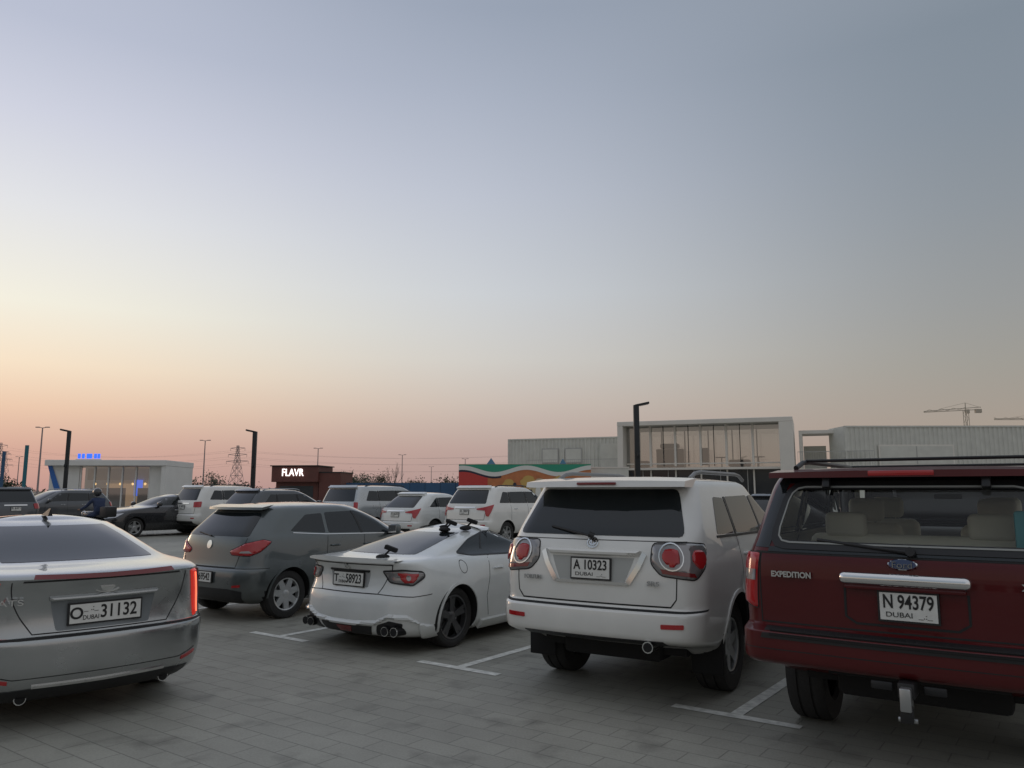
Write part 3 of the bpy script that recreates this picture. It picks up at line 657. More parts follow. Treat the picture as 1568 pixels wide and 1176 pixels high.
def far_suv(name,loc,hd,pnt,H=1.85,W=.96,L=4.9,style='rail',lamp='box',rim=ALU,num='4471',rake=1,rr=.2):
    k=H/1.85; w=W/.92
    K=[(.36,.40,L-.4,.84),(.46,.08,L-.12,.90),(.58,.0,L-.02,.92),(.74,.0,L,.92),(.78,.05,L-.02,.92),(1.0,.07,L-.06,.925),(1.1,.09,L-.2,.915),(1.18,.11,L-.9,.90),(1.25,.13,L-1.2,.88),(1.45,.13+.10*rake,L-1.6,.83),(1.66,.13+.22*rake,L-2.0,.775),(1.76,.13+.30*rake,L-2.25,.735),(1.79,.13+.37*rake,L-2.35,.69)]
    K=[(a*k,b,cc,d*w) for a,b,cc,d in K]
    c=Car(name,loc,hd,K,L,pnt,1.05,L-.9,rr=rr,rf=.4,bow=.07,crown=.05,wr=(.37,.25,.235),archR=.43,q=.6,rimm=rim,spokes=6)
    Z=lambda z:z*k
    c.patch('rear_window',GL,rnd([(-.86,Z(1.29)),(.86,Z(1.29)),(.84,Z(1.71)),(-.84,Z(1.71))],.06),res=.1)
    c.patch('spoiler',pnt,[(-.9,Z(1.725)),(.9,Z(1.725)),(.9,Z(1.775)),(-.9,Z(1.775))],e=.08,res=.1)
    if lamp=='box': lp=rnd([(.72,Z(1.22)),(1.12,Z(1.24)),(1.12,Z(1.04)),(.74,Z(1.03))],.03)
    elif lamp=='vert': lp=rnd([(.86,Z(1.26)),(1.04,Z(1.26)),(1.04,Z(.86)),(.88,Z(.86))],.03)
    else: lp=[(.50,Z(1.14)),(.80,Z(1.18)),(1.20,Z(1.26)),(1.10,Z(1.08)),(.98,Z(.90)),(.88,Z(.92)),(.82,Z(1.08)),(.50,Z(1.10))]
    c.patch('tail_lamp',RED,lp,e=.02,mirror=True,res=.08)
    c.ribbon('chrome_trim',CHR,[(-.45,Z(1.17)),(.45,Z(1.17))],.045,e=.02)
    c.plate(Z(1.03),.34,.14,num,'R')
    c.ribbon('gap',SEAM,[(-.84,Z(1.0)),(-.8,Z(.8)),(.8,Z(.8)),(.84,Z(1.0))],.014,e=.002)
    c.patch('lower_valance',TRIM,[(-.8,Z(.40)),(.8,Z(.40)),(.78,Z(.53)),(-.78,Z(.53))],e=.005,res=.1)
    c.patch('reflector',RED,[(.7,Z(.62)),(.9,Z(.62)),(.9,Z(.66)),(.7,Z(.66))],e=.008,mirror=True)
    r0=.5+.13*rake
    for g in([(r0,1.31),(1.22,1.30),(1.2,1.64),(r0+.13*rake+.1,1.65)],[(1.3,1.3),(2.15,1.29),(2.12,1.66),(1.3,1.65)],[(2.24,1.29),(L-1.68,1.28),(L-2.12,1.65),(2.2,1.66)]):
        c.patch('side_window',GL,rnd([(a,Z(b)) for a,b in g],.04),'s',res=.1)
    c.ribbon('window_post',TRIM,[(1.26,Z(1.3)),(1.25,Z(1.65))],.07,'s',e=.005); c.ribbon('window_post',TRIM,[(2.19,Z(1.29)),(2.16,Z(1.66))],.07,'s',e=.005)
    c.patch('windshield',GL,[(-.85,Z(1.29)),(.85,Z(1.29)),(.82,Z(1.7)),(-.82,Z(1.7))],'f',res=.1)
    c.patch('headlamp',HDL,rnd([(.60,Z(1.06)),(.95,Z(1.07)),(1.25,Z(1.05)),(1.1,Z(.92)),(.62,Z(.90))],.03),'f',e=.015,mirror=True,res=.08)
    c.patch('grille',TRIM,[(-.52,Z(1.06)),(.52,Z(1.06)),(.46,Z(.78)),(-.46,Z(.78))],'f',e=.012,res=.1)
    for zz in(1.0,.93,.85): c.ribbon('grille_bar',CHR,[(-.48,Z(zz)),(.48,Z(zz))],.02,'f',e=.03)
    c.patch('lower_grille',TRIM,[(-.6,Z(.62)),(.6,Z(.62)),(.55,Z(.48)),(-.55,Z(.48))],'f',e=.012,res=.1)
    c.patch('fog_lamp',HDL,circ(.76,Z(.6),.07),'f',e=.012,mirror=True)
    for x in(1.26,2.2,L-1.65): c.ribbon('gap',SEAM,[(x,Z(1.25)),(x,Z(.5))],.010,'s',e=.001)
    c.handles([(1.5,Z(1.12)),(2.4,Z(1.12))],CHR); c.mirror(L-1.8,Z(1.27))
    if style=='rail': c.rails(.8,L-2.4,.62*w,Z(1.80),TRIM if pnt!=P_DGRY else ALU,.05)
    c.box('underfloor',UND,(0,L/2,.40),(1.4,L-1,.12))
    return c.finish()
def far_sedan(loc,hd,pnt,scale=1):
    L=4.75
    K=[(.20,.3,L-.3,.80),(.28,.08,L-.12,.86),(.45,0,L,.90),(.64,.02,L-.02,.90),(.80,.06,L-.15,.895),(.93,.05,L-.5,.87),(1.01,.04,L-1.1,.84),(1.04,.3,L-1.35,.80),(1.08,.7,L-1.5,.75),(1.22,1.05,L-1.85,.68),(1.36,1.4,L-2.2,.60),(1.42,1.75,L-2.5,.53)]
    c=Car('sedan_car',loc,hd,K,L,pnt,1.0,3.8,rr=.3,rf=.4,bow=.12,crown=.045,wr=(.33,.23,.225),q=.6,archR=.375,scale=scale)
    c.patch('rear_window',GL,[(-.85,1.10),(.85,1.10),(.82,1.38),(-.82,1.38)],res=.1); c.patch('windshield',GL,[(-.86,1.10),(.86,1.10),(.82,1.38),(-.82,1.38)],'f',res=.1)
    c.patch('tail_lamp',RED,rnd([(.55,.90),(1.1,.92),(1.1,.78),(.6,.76)],.03),e=.012,mirror=True,res=.08)
    c.patch('headlamp',HDL,rnd([(.55,.76),(.95,.80),(1.25,.82),(1.1,.68),(.6,.64)],.03),'f',e=.015,mirror=True,res=.08)
    c.patch('grille',TRIM,[(-.45,.76),(.45,.76),(.38,.58),(-.38,.58)],'f',e=.012,res=.1); c.ribbon('grille_bar',CHR,[(-.44,.67),(.44,.67)],.02,'f',e=.02)
    c.patch('lower_grille',TRIM,[(-.6,.44),(.6,.44),(.55,.3),(-.55,.3)],'f',e=.012,res=.1)
    for g in([(1.3,1.10),(2.0,1.09),(1.98,1.36),(1.65,1.35)],[(2.08,1.09),(3.15,1.07),(2.7,1.37),(2.06,1.37)]): c.patch('side_window',GL,rnd(g,.03),'s',res=.1)
    c.plate(.74,.46,.12,'21874','B'); c.handles([(1.7,.9),(2.3,.9)],CHR); c.mirror(2.95,1.06)
    c.box('underfloor',UND,(0,2.3,.25),(1.4,3.6,.1))
    return c.finish()
fortuner((.61,6.42),31)
expedition((2.29,4.66),34)
cadillac((-3.04,5.98),-46)
coupe((-1.82,8.55),35)
hatch((-4.17,10.60),35)
far_suv('suv_car',(-12.9,30.3),36,P_WHITE,H=1.94,W=1.0,L=5.1,lamp='box',rr=.26)
far_suv('suv_car',(-9.8,27.2),36,P_DGRY,H=1.78,W=.95,L=4.8,lamp='box',rake=1.5)
far_suv('suv_car',(-6.3,27.6),36,P_SILV,H=1.92,W=1.02,L=5.2,lamp='vert',rake=.8,rr=.12,num='8210')
far_suv('crossover_car',(-3.95,26.0),36,P_WHITE2,H=1.66,W=.93,L=4.6,lamp='lx',style='',rake=2.3,rr=.34,num='6632')
far_suv('suv_car',(-1.55,24.6),36,P_WHITE,H=1.88,W=.99,L=5.0,lamp='lx',rake=1.3,rr=.25,num='1907')
far_suv('crossover_car',(-19.6,37.6),216,P_DGRY,H=1.80,W=.97,L=4.8,rake=1.6)
far_sedan((-12.4,33.0),216,P_BLK,1.08)
far_suv('suv_car',(-18.8,29.6),-58,P_DGRY,H=1.85,W=.96,L=4.9)
far_suv('crossover_car',(7.3,22.5),36,P_BLK,H=1.6,W=.92,L=4.6,rake=2)
far_suv('suv_car',(12.5,22.0),36,P_WHITE,H=1.85,W=.96,L=4.8)
far_sedan((4.2,24.5),36,P_SILV)
# unseen cars added behind the camera so the paint has something to reflect
far_suv('suv_car',(-6.5,-5.5),216,P_DGRY,H=1.85,W=.96,L=4.8)
far_suv('suv_car',(-.8,-9.5),216,P_WHITE,H=1.85,W=.96,L=4.8)
far_sedan((2.2,-11.0),216,P_BLK)
far_suv('suv_car',(5.5,-13.5),216,P_SILV,H=1.8,W=.96,L=4.8)
# ------------------------------------------------------------ ground
gm=bpy.data.materials.new('paver_ground'); gm.use_nodes=True; nt=gm.node_tree; b=nt.nodes['Principled BSDF']
tc=nt.nodes.new('ShaderNodeTexCoord'); mp=nt.nodes.new('ShaderNodeMapping'); mp.inputs['Rotation'].default_value=(0,0,rad(36))
nt.links.new(tc.outputs['Object'],mp.inputs[0])
br=nt.nodes.new('ShaderNodeTexBrick'); br.inputs['Scale'].default_value=1; br.inputs['Brick Width'].default_value=.40; br.inputs['Row Height'].default_value=.2
br.inputs['Mortar Size'].default_value=.006; br.inputs['Mortar Smooth'].default_value=.4
br.inputs['Color1'].default_value=(.325,.318,.275,1); br.inputs['Color2'].default_value=(.355,.348,.30,1); br.inputs['Mortar'].default_value=(.235,.23,.20,1)
nt.links.new(mp.outputs[0],br.inputs['Vector'])
n1=nt.nodes.new('ShaderNodeTexNoise'); n1.inputs['Scale'].default_value=.5; n1.inputs['Detail'].default_value=8; n1.inputs['Roughness'].default_value=.65
nt.links.new(tc.outputs['Object'],n1.inputs['Vector'])
r=nt.nodes.new('ShaderNodeMapRange'); r.inputs['From Min'].default_value=.3; r.inputs['From Max'].default_value=.7; r.inputs['To Min'].default_value=.74; r.inputs['To Max'].default_value=1.12
nt.links.new(n1.outputs['Fac'],r.inputs['Value'])
n2=nt.nodes.new('ShaderNodeTexNoise'); n2.inputs['Scale'].default_value=60; n2.inputs['Detail'].default_value=3; nt.links.new(tc.outputs['Object'],n2.inputs['Vector'])
r2=nt.nodes.new('ShaderNodeMapRange'); r2.inputs['To Min'].default_value=.8; r2.inputs['To Max'].default_value=1.2; nt.links.new(n2.outputs['Fac'],r2.inputs['Value'])
n3=nt.nodes.new('ShaderNodeTexNoise'); n3.inputs['Scale'].default_value=2.6; n3.inputs['Detail'].default_value=4; nt.links.new(tc.outputs['Object'],n3.inputs['Vector'])
r3=nt.nodes.new('ShaderNodeMapRange'); r3.inputs['From Min'].default_value=.56; r3.inputs['From Max'].default_value=.72; r3.inputs['To Min'].default_value=1; r3.inputs['To Max'].default_value=.70; nt.links.new(n3.outputs['Fac'],r3.inputs['Value'])
mu=nt.nodes.new('ShaderNodeMath'); mu.operation='MULTIPLY'; nt.links.new(r.outputs[0],mu.inputs[0]); nt.links.new(r2.outputs[0],mu.inputs[1])
mu2=nt.nodes.new('ShaderNodeMath'); mu2.operation='MULTIPLY'; nt.links.new(mu.outputs[0],mu2.inputs[0]); nt.links.new(r3.outputs[0],mu2.inputs[1])
vm=nt.nodes.new('ShaderNodeVectorMath'); vm.operation='SCALE'; nt.links.new(br.outputs['Color'],vm.inputs[0]); nt.links.new(mu2.outputs[0],vm.inputs['Scale'])
nt.links.new(vm.outputs[0],b.inputs['Base Color']); b.inputs['Roughness'].default_value=.62; b.inputs['Specular IOR Level'].default_value=.35
bp=nt.nodes.new('ShaderNodeBump'); bp.inputs['Strength'].default_value=.5; bp.inputs['Distance'].default_value=.006
iv=nt.nodes.new('ShaderNodeMath'); iv.operation='SUBTRACT'; iv.inputs[0].default_value=1; nt.links.new(br.outputs['Fac'],iv.inputs[1])
nt.links.new(iv.outputs[0],bp.inputs['Height']); nt.links.new(bp.outputs[0],b.inputs['Normal'])
def sheet(name,m,pts,z):
    me=bpy.data.meshes.new(name); me.from_pydata([(x,y,z) for x,y in pts],[],[list(range(len(pts)))]); me.materials.append(m)
    o=bpy.data.objects.new(name,me); S.collection.objects.link(o); return o
SAND=mat('sand',(.30,.25,.20),.9,var=.15,vs=.05)
sheet('ground',SAND,[(-3000,-300),(3000,-300),(3000,4000),(-3000,4000)],-.004)
sheet('car_park_paving',gm,[(-70,-50),(70,-50),(70,64),(-70,64)],0)
LM=mat('line_paint',(.68,.68,.63),.6,var=.25,vs=14)
F=Vector((math.sin(rad(36)),math.cos(rad(36)))); Rv=Vector((math.cos(rad(36)),-math.sin(rad(36))))
g=Group('parking_lines',(0,0,0))
J0=Vector((-.53,7.78)); sp=2.75
for off,ln in ((0,5.0),(22.5,5)):
    for k in range(-12,8):
        j=J0+Rv*sp*k+F*off
        def q4(a,b,w,z=.004):
            d=(b-a).normalized(); n=Vector((-d.y,d.x))*w/2
            return [(p.x,p.y,z) for p in (a-n,b-n,b+n,a+n)]
        g.add('bay_line',LM,q4(j+F*.055,j+F*ln,.10),[(0,1,2,3)])
        g.add('bay_end',LM,q4(j-Rv*.5,j+Rv*.5,.10),[(0,1,2,3)])
g.finish(False)
# ------------------------------------------------------------ buildings
CONT=mat('container_white',(.62,.62,.56),.55,var=.07,vs=2)
FRM=mat('white_frame',(.74,.71,.64),.55,var=.05,vs=1)
BGL=mat('building_glass',(.3,.3,.3),alpha=.30,tint=(.72,.74,.72))
BGL2=mat('building_glass_dark',(.05,.055,.06),.08,.2,0)
DARK=mat('dark_metal',(.025,.028,.03),.5,.3)
RAILM=mat('rail_metal',(.45,.45,.43),.5,.3)
WARM=mat('warm_lamp',(.8,.5,.2),.5,em=(1,.62,.25),es=1.8)
WARMD=mat('warm_interior',(.45,.33,.20),.6,em=(1,.62,.35),es=.28)
def corr(g,part,m,x0,x1,z0,z1,y,p=.28,d=.036):
    n=int((x1-x0)/p); V=[];F_=[]
    xs=[]
    for i in range(n):
        a=x0+i*(x1-x0)/n; w=(x1-x0)/n
        xs+=[(a,y),(a+w*.35,y),(a+w*.5,y+d),(a+w*.85,y+d)]
    xs.append((x1,y))
    for x,yy in xs: V+=[(x,yy,z0),(x,yy,z1)]
    for i in range(len(xs)-1): F_.append((2*i,2*i+2,2*i+3,2*i+1))
    g.add(part,m,V,F_)
def container(g,x0,x1,y,z0,z1,dep=2.4):
    corr(g,'corrugated_wall',CONT,x0+.1,x1-.1,z0+.12,z1-.1,y+.03,d=.05)
    for x in(x0+.05,x1-.05): g.box('corner_post',CONT,(x,y+.05,(z0+z1)/2),(.1,.1,z1-z0))
    g.box('bottom_rail',CONT,((x0+x1)/2,y+.05,z0+.06),(x1-x0-.2,.1,.12)); g.box('top_rail',CONT,((x0+x1)/2,y+.05,z1-.05),(x1-x0-.2,.1,.1))
    g.box('container_core',CONT,((x0+x1)/2,y+.12+dep/2+.03,(z0+z1)/2),(x1-x0-.02,dep,z1-z0-.02))
def railing(g,x0,x1,y,z,h=1.05,step=.14):
    g.box('railing',RAILM,((x0+x1)/2,y,z+h),(x1-x0,.04,.04)); g.box('railing',RAILM,((x0+x1)/2,y,z+.1),(x1-x0,.03,.03))
    n=int((x1-x0)/step)
    for i in range(n+1): g.box('baluster',RAILM,(x0+(x1-x0)*i/n,y,z+h/2+.04),(.016,.016,h-.1))
g=Group('container_pavilion_building',(17.65,48.55,0),21)
zt=6.35
g.box('frame',FRM,(-5.5,2.5,zt-.15),(11.2,6,.30),bev=.03)
g.box('frame',FRM,(-.32,2.5,(zt-.3)/2),(.84,6,zt-.302),bev=.03); g.box('frame',FRM,(-10.9,2.5,(zt-.3)/2),(.38,6,zt-.302),bev=.03)
g.box('floor_slab',FRM,(-5.72,2.6,3.18),(9.95,5.0,.14)); g.box('floor_beam',FRM,(-5.72,.50,3.52),(9.95,.10,.08))
for y,tag in((.62,'glazing_front'),(5.0,'glazing_back')):
    g.add(tag,BGL,[(-10.7,y,3.25),(-.75,y,3.25),(-.75,y,zt-.3),(-10.7,y,zt-.3)],[(0,1,2,3)])
    for i in range(1,6):
        x=-10.7+9.96*i/6
        if y<1: g.box('mullion',FRM,(x,y-.10,4.7),(.14,.12,2.7)); g.box('mullion_lower',FRM,(x,y-.10,1.55),(.10,.12,3.1)); g.box('mullion_thin',DARK,(x-.8,y-.06,4.7),(.04,.05,2.7))
        else: g.box('mullion_back',RAILM,(x,y-.1,4.7),(.08,.1,2.7))
g.add('glazing_lower',BGL2,[(-10.7,.62,0),(-.75,.62,0),(-.75,.62,3.10),(-10.7,.62,3.10)],[(0,1,2,3)])
for x in(-9.6,-7.9,-6.2,-4.5,-2.8): g.box('door_bar',RAILM,(x,.56,2.2),(.04,.05,1.8))
g.box('bar_unit',DARK,(-8.2,3.4,4.0),(1.9,.5,1.3),bev=.05); g.box('bar_canopy',DARK,(-8.2,3.3,4.85),(1.3,.6,.35),bev=.1)
g.box('wall_tv',DARK,(-5.9,3.6,4.1),(.6,.1,1.2),bev=.03); g.box('lounge_sofa',DARK,(-3.4,2.4,3.55),(1.4,.7,.5),bev=.12); g.box('lounge_sofa',DARK,(-9.9,2.4,3.55),(.8,.7,.5),bev=.12)
for x in(-4.6,-2.2): g.cyl('table_leg',DARK,(x,2.6,3.26),(x,2.6,3.95),.04,n=8); g.cyl('table_top',DARK,(x,2.6,3.95),(x,2.6,4.0),.42,n=16)
container(g,-20.4,-11.12,3.0,2.9,5.62)
container(g,-20.4,-11.12,2.9,0,2.88,2.5)
container(g,-18.0,-11.12,.6,0,2.85,2.2)
railing(g,-18.0,-11.2,.7,2.86)
g.box('wall_unit',CONT,(-12.2,2.6,4.0),(1.6,.6,2.2))
for x in(-17,-15.2): g.box('window_frame',RAILM,(x,2.97,4.3),(1.3,.05,1.1)); g.box('window_pane',CONT,(x,2.94,4.3),(1.15,.02,.95))
g.box('portal_top',FRM,(1.85,3.0,5.50),(2.9,2.4,.22)); g.box('portal_side',FRM,(3.19,3.0,4.25),(.22,2.4,2.28)); g.box('portal_side',FRM,(.51,3.0,4.25),(.22,2.4,2.28)); g.box('portal_wall',CONT,(1.35,4.0,3.9),(1.4,.12,1.6))
g.box('terrace',FRM,(2.5,1.9,3.0),(4.6,3.6,.2)); railing(g,.3,4.7,.2,3.1)
g.box('terrace_base',CONT,(2.5,2.0,1.45),(4.5,3.2,2.88))
g.finish(False)
g=Group('container_shop_building',(20.6,47.6,0),1)
container(g,0,12.1,0,2.9,5.72); container(g,12.25,24.4,0,2.9,5.72); container(g,0,12.1,-.05,0,2.88); container(g,12.25,24.4,-.05,0,2.88)
g.box('window_frame',FRM,(4.3,-.03,3.9),(4.6,.06,1.3)); g.box('window_pane',CONT,(4.3,-.07,3.9),(4.4,.02,1.1)); g.box('window_bar',RAILM,(4.3,-.09,3.9),(.05,.02,1.1))
g.finish(False)
g=Group('reflection_backdrop_building',(-40,-48,0),0)  # unseen building added behind the camera, a dark band for glossy paint to reflect
g.box('walls',CONT,(40,-4,3),(80,8,6)); g.box('parapet',FRM,(40,-3.9,6.15),(80.4,8.4,.3))
for i in range(19): g.box('backdrop_window',BGL2,(3+i*4.1,.03,1.7),(3.1,.06,2.8)); g.box('awning',DARK,(3+i*4.1,.5,3.4),(3.3,1.0,.12))
g.finish(False)
# mural wall
OR=mat('mural_orange',(.55,.20,.08),.7,var=.15,vs=3); RDm=mat('mural_red',(.55,.06,.05),.7); GRm=mat('mural_green',(.04,.32,.20),.7); WHm=mat('mural_white',(.75,.75,.7),.7); YLm=mat('mural_yellow',(.60,.40,.12),.7); BKm=mat('mural_dark',(.03,.03,.05),.7); CRm=mat('mural_cream',(.60,.52,.34),.7); TLm=mat('mural_teal',(.03,.16,.20),.7)
g=Group('mural_wall',(-2.75,40,0),4)
g.box('wall',OR,(3.4,.15,1.54),(6.8,.3,3.08))
def band(m,f0,f1,x0,x1,y,part):
    n=40;V=[]
    for i in range(n+1):
        x=x0+(x1-x0)*i/n; V+=[(x,y,f0(x)),(x,y,f1(x))]
    g.add(part,m,V,[(2*i,2*i+2,2*i+3,2*i+1) for i in range(n)])
w=lambda x:2.58+.17*math.sin(x*1.9+1.2)
cl=lambda v:max(0,min(3.07,v))
band(GRm,lambda x:cl(w(x)+.26),lambda x:3.07,.0,6.8,-.012,'green_band')
band(WHm,lambda x:cl(w(x)+.04),lambda x:cl(w(x)+.26),.0,6.8,-.016,'white_band')
band(BKm,lambda x:cl(w(x)-.06),lambda x:cl(w(x)+.04),.0,2.2,-.012,'dark_band')
band(RDm,lambda x:0.0,lambda x:cl(w(x)-.06),.0,1.5,-.010,'red_field')
for i,(x,z,r,m) in enumerate(((2.6,2.0,.32,YLm),(3.6,2.1,.40,YLm),(4.2,1.9,.45,CRm),(5.2,2.15,.34,YLm),(5.9,1.9,.42,RDm),(2.1,1.6,.35,GRm),(4.9,1.5,.4,GRm))):
    g.add('motif',m,[(x+r*math.cos(a*.314)*(1+.15*math.sin(a*2.1+i)),-.020-.003*i,z+r*math.sin(a*.314)) for a in range(20)],[list(range(20))])
for i,(x,m,m2) in enumerate(((2.45,WHm,RDm),(2.9,RDm,BKm),(3.3,WHm,BKm),(3.7,BKm,CRm),(4.1,WHm,BKm),(4.5,YLm,BKm),(4.95,GRm,CRm),(5.5,BKm,CRm),(6.1,WHm,BKm))):
    h=1.5+.12*math.sin(i*2)
    g.add('painted_figure',m,[(x-.16,-.045,.6),(x+.16,-.045,.6),(x+.14,-.045,h+.15),(x+.06,-.045,h+.32),(x-.06,-.045,h+.32),(x-.14,-.045,h+.15)],[list(range(6))])
    g.add('painted_head',m2,[(x+.09*math.cos(a*.52),-.048,h+.42+.11*math.sin(a*.52)) for a in range(12)],[list(range(12))])
g.finish(False)
g=Group('grey_partition_wall',(4.1,40.6,0),4); g.box('panel',CONT,(1.0,.1,1.45),(2.0,.2,2.9)); g.box('coping',FRM,(1.0,.1,2.93),(2.06,.26,.06)); g.finish(False)
TENT=mat('tent_blue',(.08,.20,.30),.8)
for (x,y) in((-1.2,44.5),(3.0,45.5)):
    g=Group('canopy_tent',(x,y,0),10)
    g.add('canopy',TENT,[(-.42,-.42,2.9),(.42,-.42,2.9),(.42,.42,2.9),(-.42,.42,2.9),(0,0,3.6)],[(0,1,4),(1,2,4),(2,3,4),(3,0,4)])
    for a in(-.4,.4):
        for b_ in(-.4,.4): g.cyl('pole',RAILM,(a,b_,0),(a,b_,2.9),.03,n=6)
    g.finish(False)
BLU=mat('hoarding_blue',(.035,.10,.20),.6,var=.2,vs=.6)
g=Group('blue_hoarding_fence',(-14,61,0),2)
for i in range(14):
    g.box('panel',BLU,(.6+i*1.2,0,1.2),(1.17,.05,2.3)); g.box('post',DARK,(i*1.2,.06,1.2),(.06,.06,2.4))
g.finish(False)
# left cafe pavilion
CAFE=mat('cafe_white',(.72,.72,.69),.6,var=.05,vs=1); SBL=mat('sign_blue',(.02,.08,.5),.4,em=(.04,.16,1),es=1.1)
g=Group('cafe_pavilion_building',(-28.3,47.5,0),-4)
g.e.scale=(.80,1,1)
g.box('roof',CAFE,(4.3,2,3.42),(9.0,5,.35),bev=.03); g.box('wall_end',CAFE,(8.6,2,1.62),(.35,4.8,3.24)); g.box('wall_back',CAFE,(4.3,4.2,1.62),(8.2,.2,3.24))
g.box('wall_left',CAFE,(1.0,.2,1.62),(2.2,.3,3.24)); g.box('wall_right',CAFE,(7.9,.2,1.62),(1.1,.3,3.24))
g.add('interior_lit',WARMD,[(2.1,3.9,.1),(8.4,3.9,.1),(8.4,3.9,2.2),(2.1,3.9,2.2)],[(0,1,2,3)])
g.box('bulkhead',RAILM,(5.2,1.2,2.75),(6.2,.1,.7))
for i in range(6): g.box('mullion',CAFE,(2.2+i*1.03,.1,1.6),(.09,.1,3.2))
g.add('glazing',BGL,[(2.15,.14,0),(7.3,.14,0),(7.3,.14,3.2),(2.15,.14,3.2)],[(0,1,2,3)])
for i in range(5): g.sphere('pendant_lamp',WARM,(2.8+i*.95,1.0,2.15),(.09,.09,.08))
for x in(3.0,4.4,6.6): g.box('counter',DARK,(x,1.2,.95),(1.0,.6,1.9))
g.box('blue_panel',SBL,(6.1,1.0,1.9),(.6,.1,1.0))
g.add('blue_brace',mat('brace_blue',(.03,.14,.45),.5),[(-.4,.0,3.6),(-.1,.0,3.6),(1.6,.0,.2),(1.0,.0,.2)],[(0,1,2,3)])
for i,x in enumerate((2.2,2.5,2.85,3.05,3.4,3.65)): g.box('sign_letter',SBL,(x,-.3,3.83),(.2,.08,.30),bev=.02)
g.box('sign_base',CAFE,(2.9,-.3,3.62),(1.9,.06,.05))
g.box('banner',TLm,(-1.9,0,2.3),(.25,.08,4.4)); g.box('banner_b',BLU,(-3.9,.5,2.2),(.22,.08,3.9))
g.finish(False)
MARB=mat('kiosk_maroon',(.13,.045,.035),.6,var=.1,vs=2)
g=Group('restaurant_kiosk_building',(-18.6,60,0),6)
g.box('upper_box',MARB,(1.9,1.5,3.0),(3.7,3.4,1.2),bev=.03); g.box('roof_edge',DARK,(1.9,1.5,3.64),(3.9,3.6,.08)); g.box('lower_wall',MARB,(1.9,1.8,1.2),(3.4,2.8,2.4)); g.box('side_wing',MARB,(4.6,1.6,1.6),(1.7,3,3.0)); g.box('side_wing_roof',DARK,(4.6,1.6,3.14),(1.8,3.1,.08))
g.add('serving_window',BGL2,[(.5,.38,1.0),(3.2,.38,1.0),(3.2,.38,2.1),(.5,.38,2.1)],[(0,1,2,3)])
g.text('sign_letters',mat('sign_white',(.8,.8,.8),.5,em=(1,.93,.9),es=2.0),'FLAVR',Matrix.Translation((1.75,-.24,3.1))@Matrix.Rotation(math.pi/2,4,'X'),.8,1.7,.03)
g.finish(False)
# ------------------------------------------------------------ lamps
def lamp(x,y,h,side,wd=.2):
    g=Group('street_lamp',(x,y,0),0)
    g.box('post',DARK,(0,0,h/2),(wd,wd*.9,h),bev=.015); g.box('base',DARK,(0,0,.03),(wd*2,wd*2,.06),bev=.01)
    g.box('head_arm',DARK,(side*.22,0,h+.03),(.54,wd*.95,.08),rot=(0,-side*12,0),bev=.015)
    g.box('led_panel',CLR,(side*.30,0,h+.0),(.32,wd*.7,.02),rot=(0,-side*12,0))
    g.box('camera_box',DARK,(side*.02,-wd*.6,h*.62),(.10,.10,.16),bev=.01)
    g.finish()
lamp(4.62,28.5,4.88,1,.20); lamp(-13.7,41.0,4.85,-1,.21); lamp(-23.9,41.5,4.92,-1,.17)
FAR=mat('far_steel_hazed',(.30,.26,.26),.7)  # distance haze put into the colour: steel made paler and pinkish
def mast(x,y,h):
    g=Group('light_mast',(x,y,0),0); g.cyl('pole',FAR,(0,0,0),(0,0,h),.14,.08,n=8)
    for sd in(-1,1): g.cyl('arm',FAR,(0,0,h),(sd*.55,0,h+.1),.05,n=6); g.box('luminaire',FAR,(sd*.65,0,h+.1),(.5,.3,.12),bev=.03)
    g.finish()
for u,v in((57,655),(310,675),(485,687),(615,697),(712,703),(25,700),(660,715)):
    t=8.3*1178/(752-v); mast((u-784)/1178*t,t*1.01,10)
def pylon(x,y,h):
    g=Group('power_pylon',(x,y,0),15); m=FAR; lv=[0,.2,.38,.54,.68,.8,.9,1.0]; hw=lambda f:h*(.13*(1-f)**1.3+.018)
    for a,b_ in zip(lv[:-1],lv[1:]):
        A=[(sx*hw(a),sy*hw(a),a*h) for sx,sy in((-1,-1),(1,-1),(1,1),(-1,1))];B=[(sx*hw(b_),sy*hw(b_),b_*h) for sx,sy in((-1,-1),(1,-1),(1,1),(-1,1))]
        for i in range(4):
            j=(i+1)%4
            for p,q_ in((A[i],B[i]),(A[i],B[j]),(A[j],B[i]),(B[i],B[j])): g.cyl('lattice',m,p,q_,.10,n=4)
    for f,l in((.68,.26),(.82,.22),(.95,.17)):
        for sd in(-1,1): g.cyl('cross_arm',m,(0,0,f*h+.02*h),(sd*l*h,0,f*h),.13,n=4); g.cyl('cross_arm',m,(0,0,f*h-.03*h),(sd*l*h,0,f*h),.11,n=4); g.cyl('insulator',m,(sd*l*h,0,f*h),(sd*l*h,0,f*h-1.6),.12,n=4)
    g.finish(False)
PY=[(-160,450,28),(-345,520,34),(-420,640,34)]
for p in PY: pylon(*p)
g=Group('power_lines',(0,0,0))
for f,l in((.68,.26),(.82,.22),(.95,.17)):
    for sd in(-1,1):
        for (a,b_) in((PY[0],PY[1]),(PY[0],(60,420,28)),(PY[1],(-560,560,34))):
            A=Vector((a[0]+sd*l*a[2],a[1],a[2]*f-1.6));B=Vector((b_[0]+sd*l*b_[2],b_[1],b_[2]*f-1.6)); pr=A
            for i in range(1,15):
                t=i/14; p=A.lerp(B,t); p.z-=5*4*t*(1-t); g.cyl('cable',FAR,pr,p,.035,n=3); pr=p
g.finish(False)
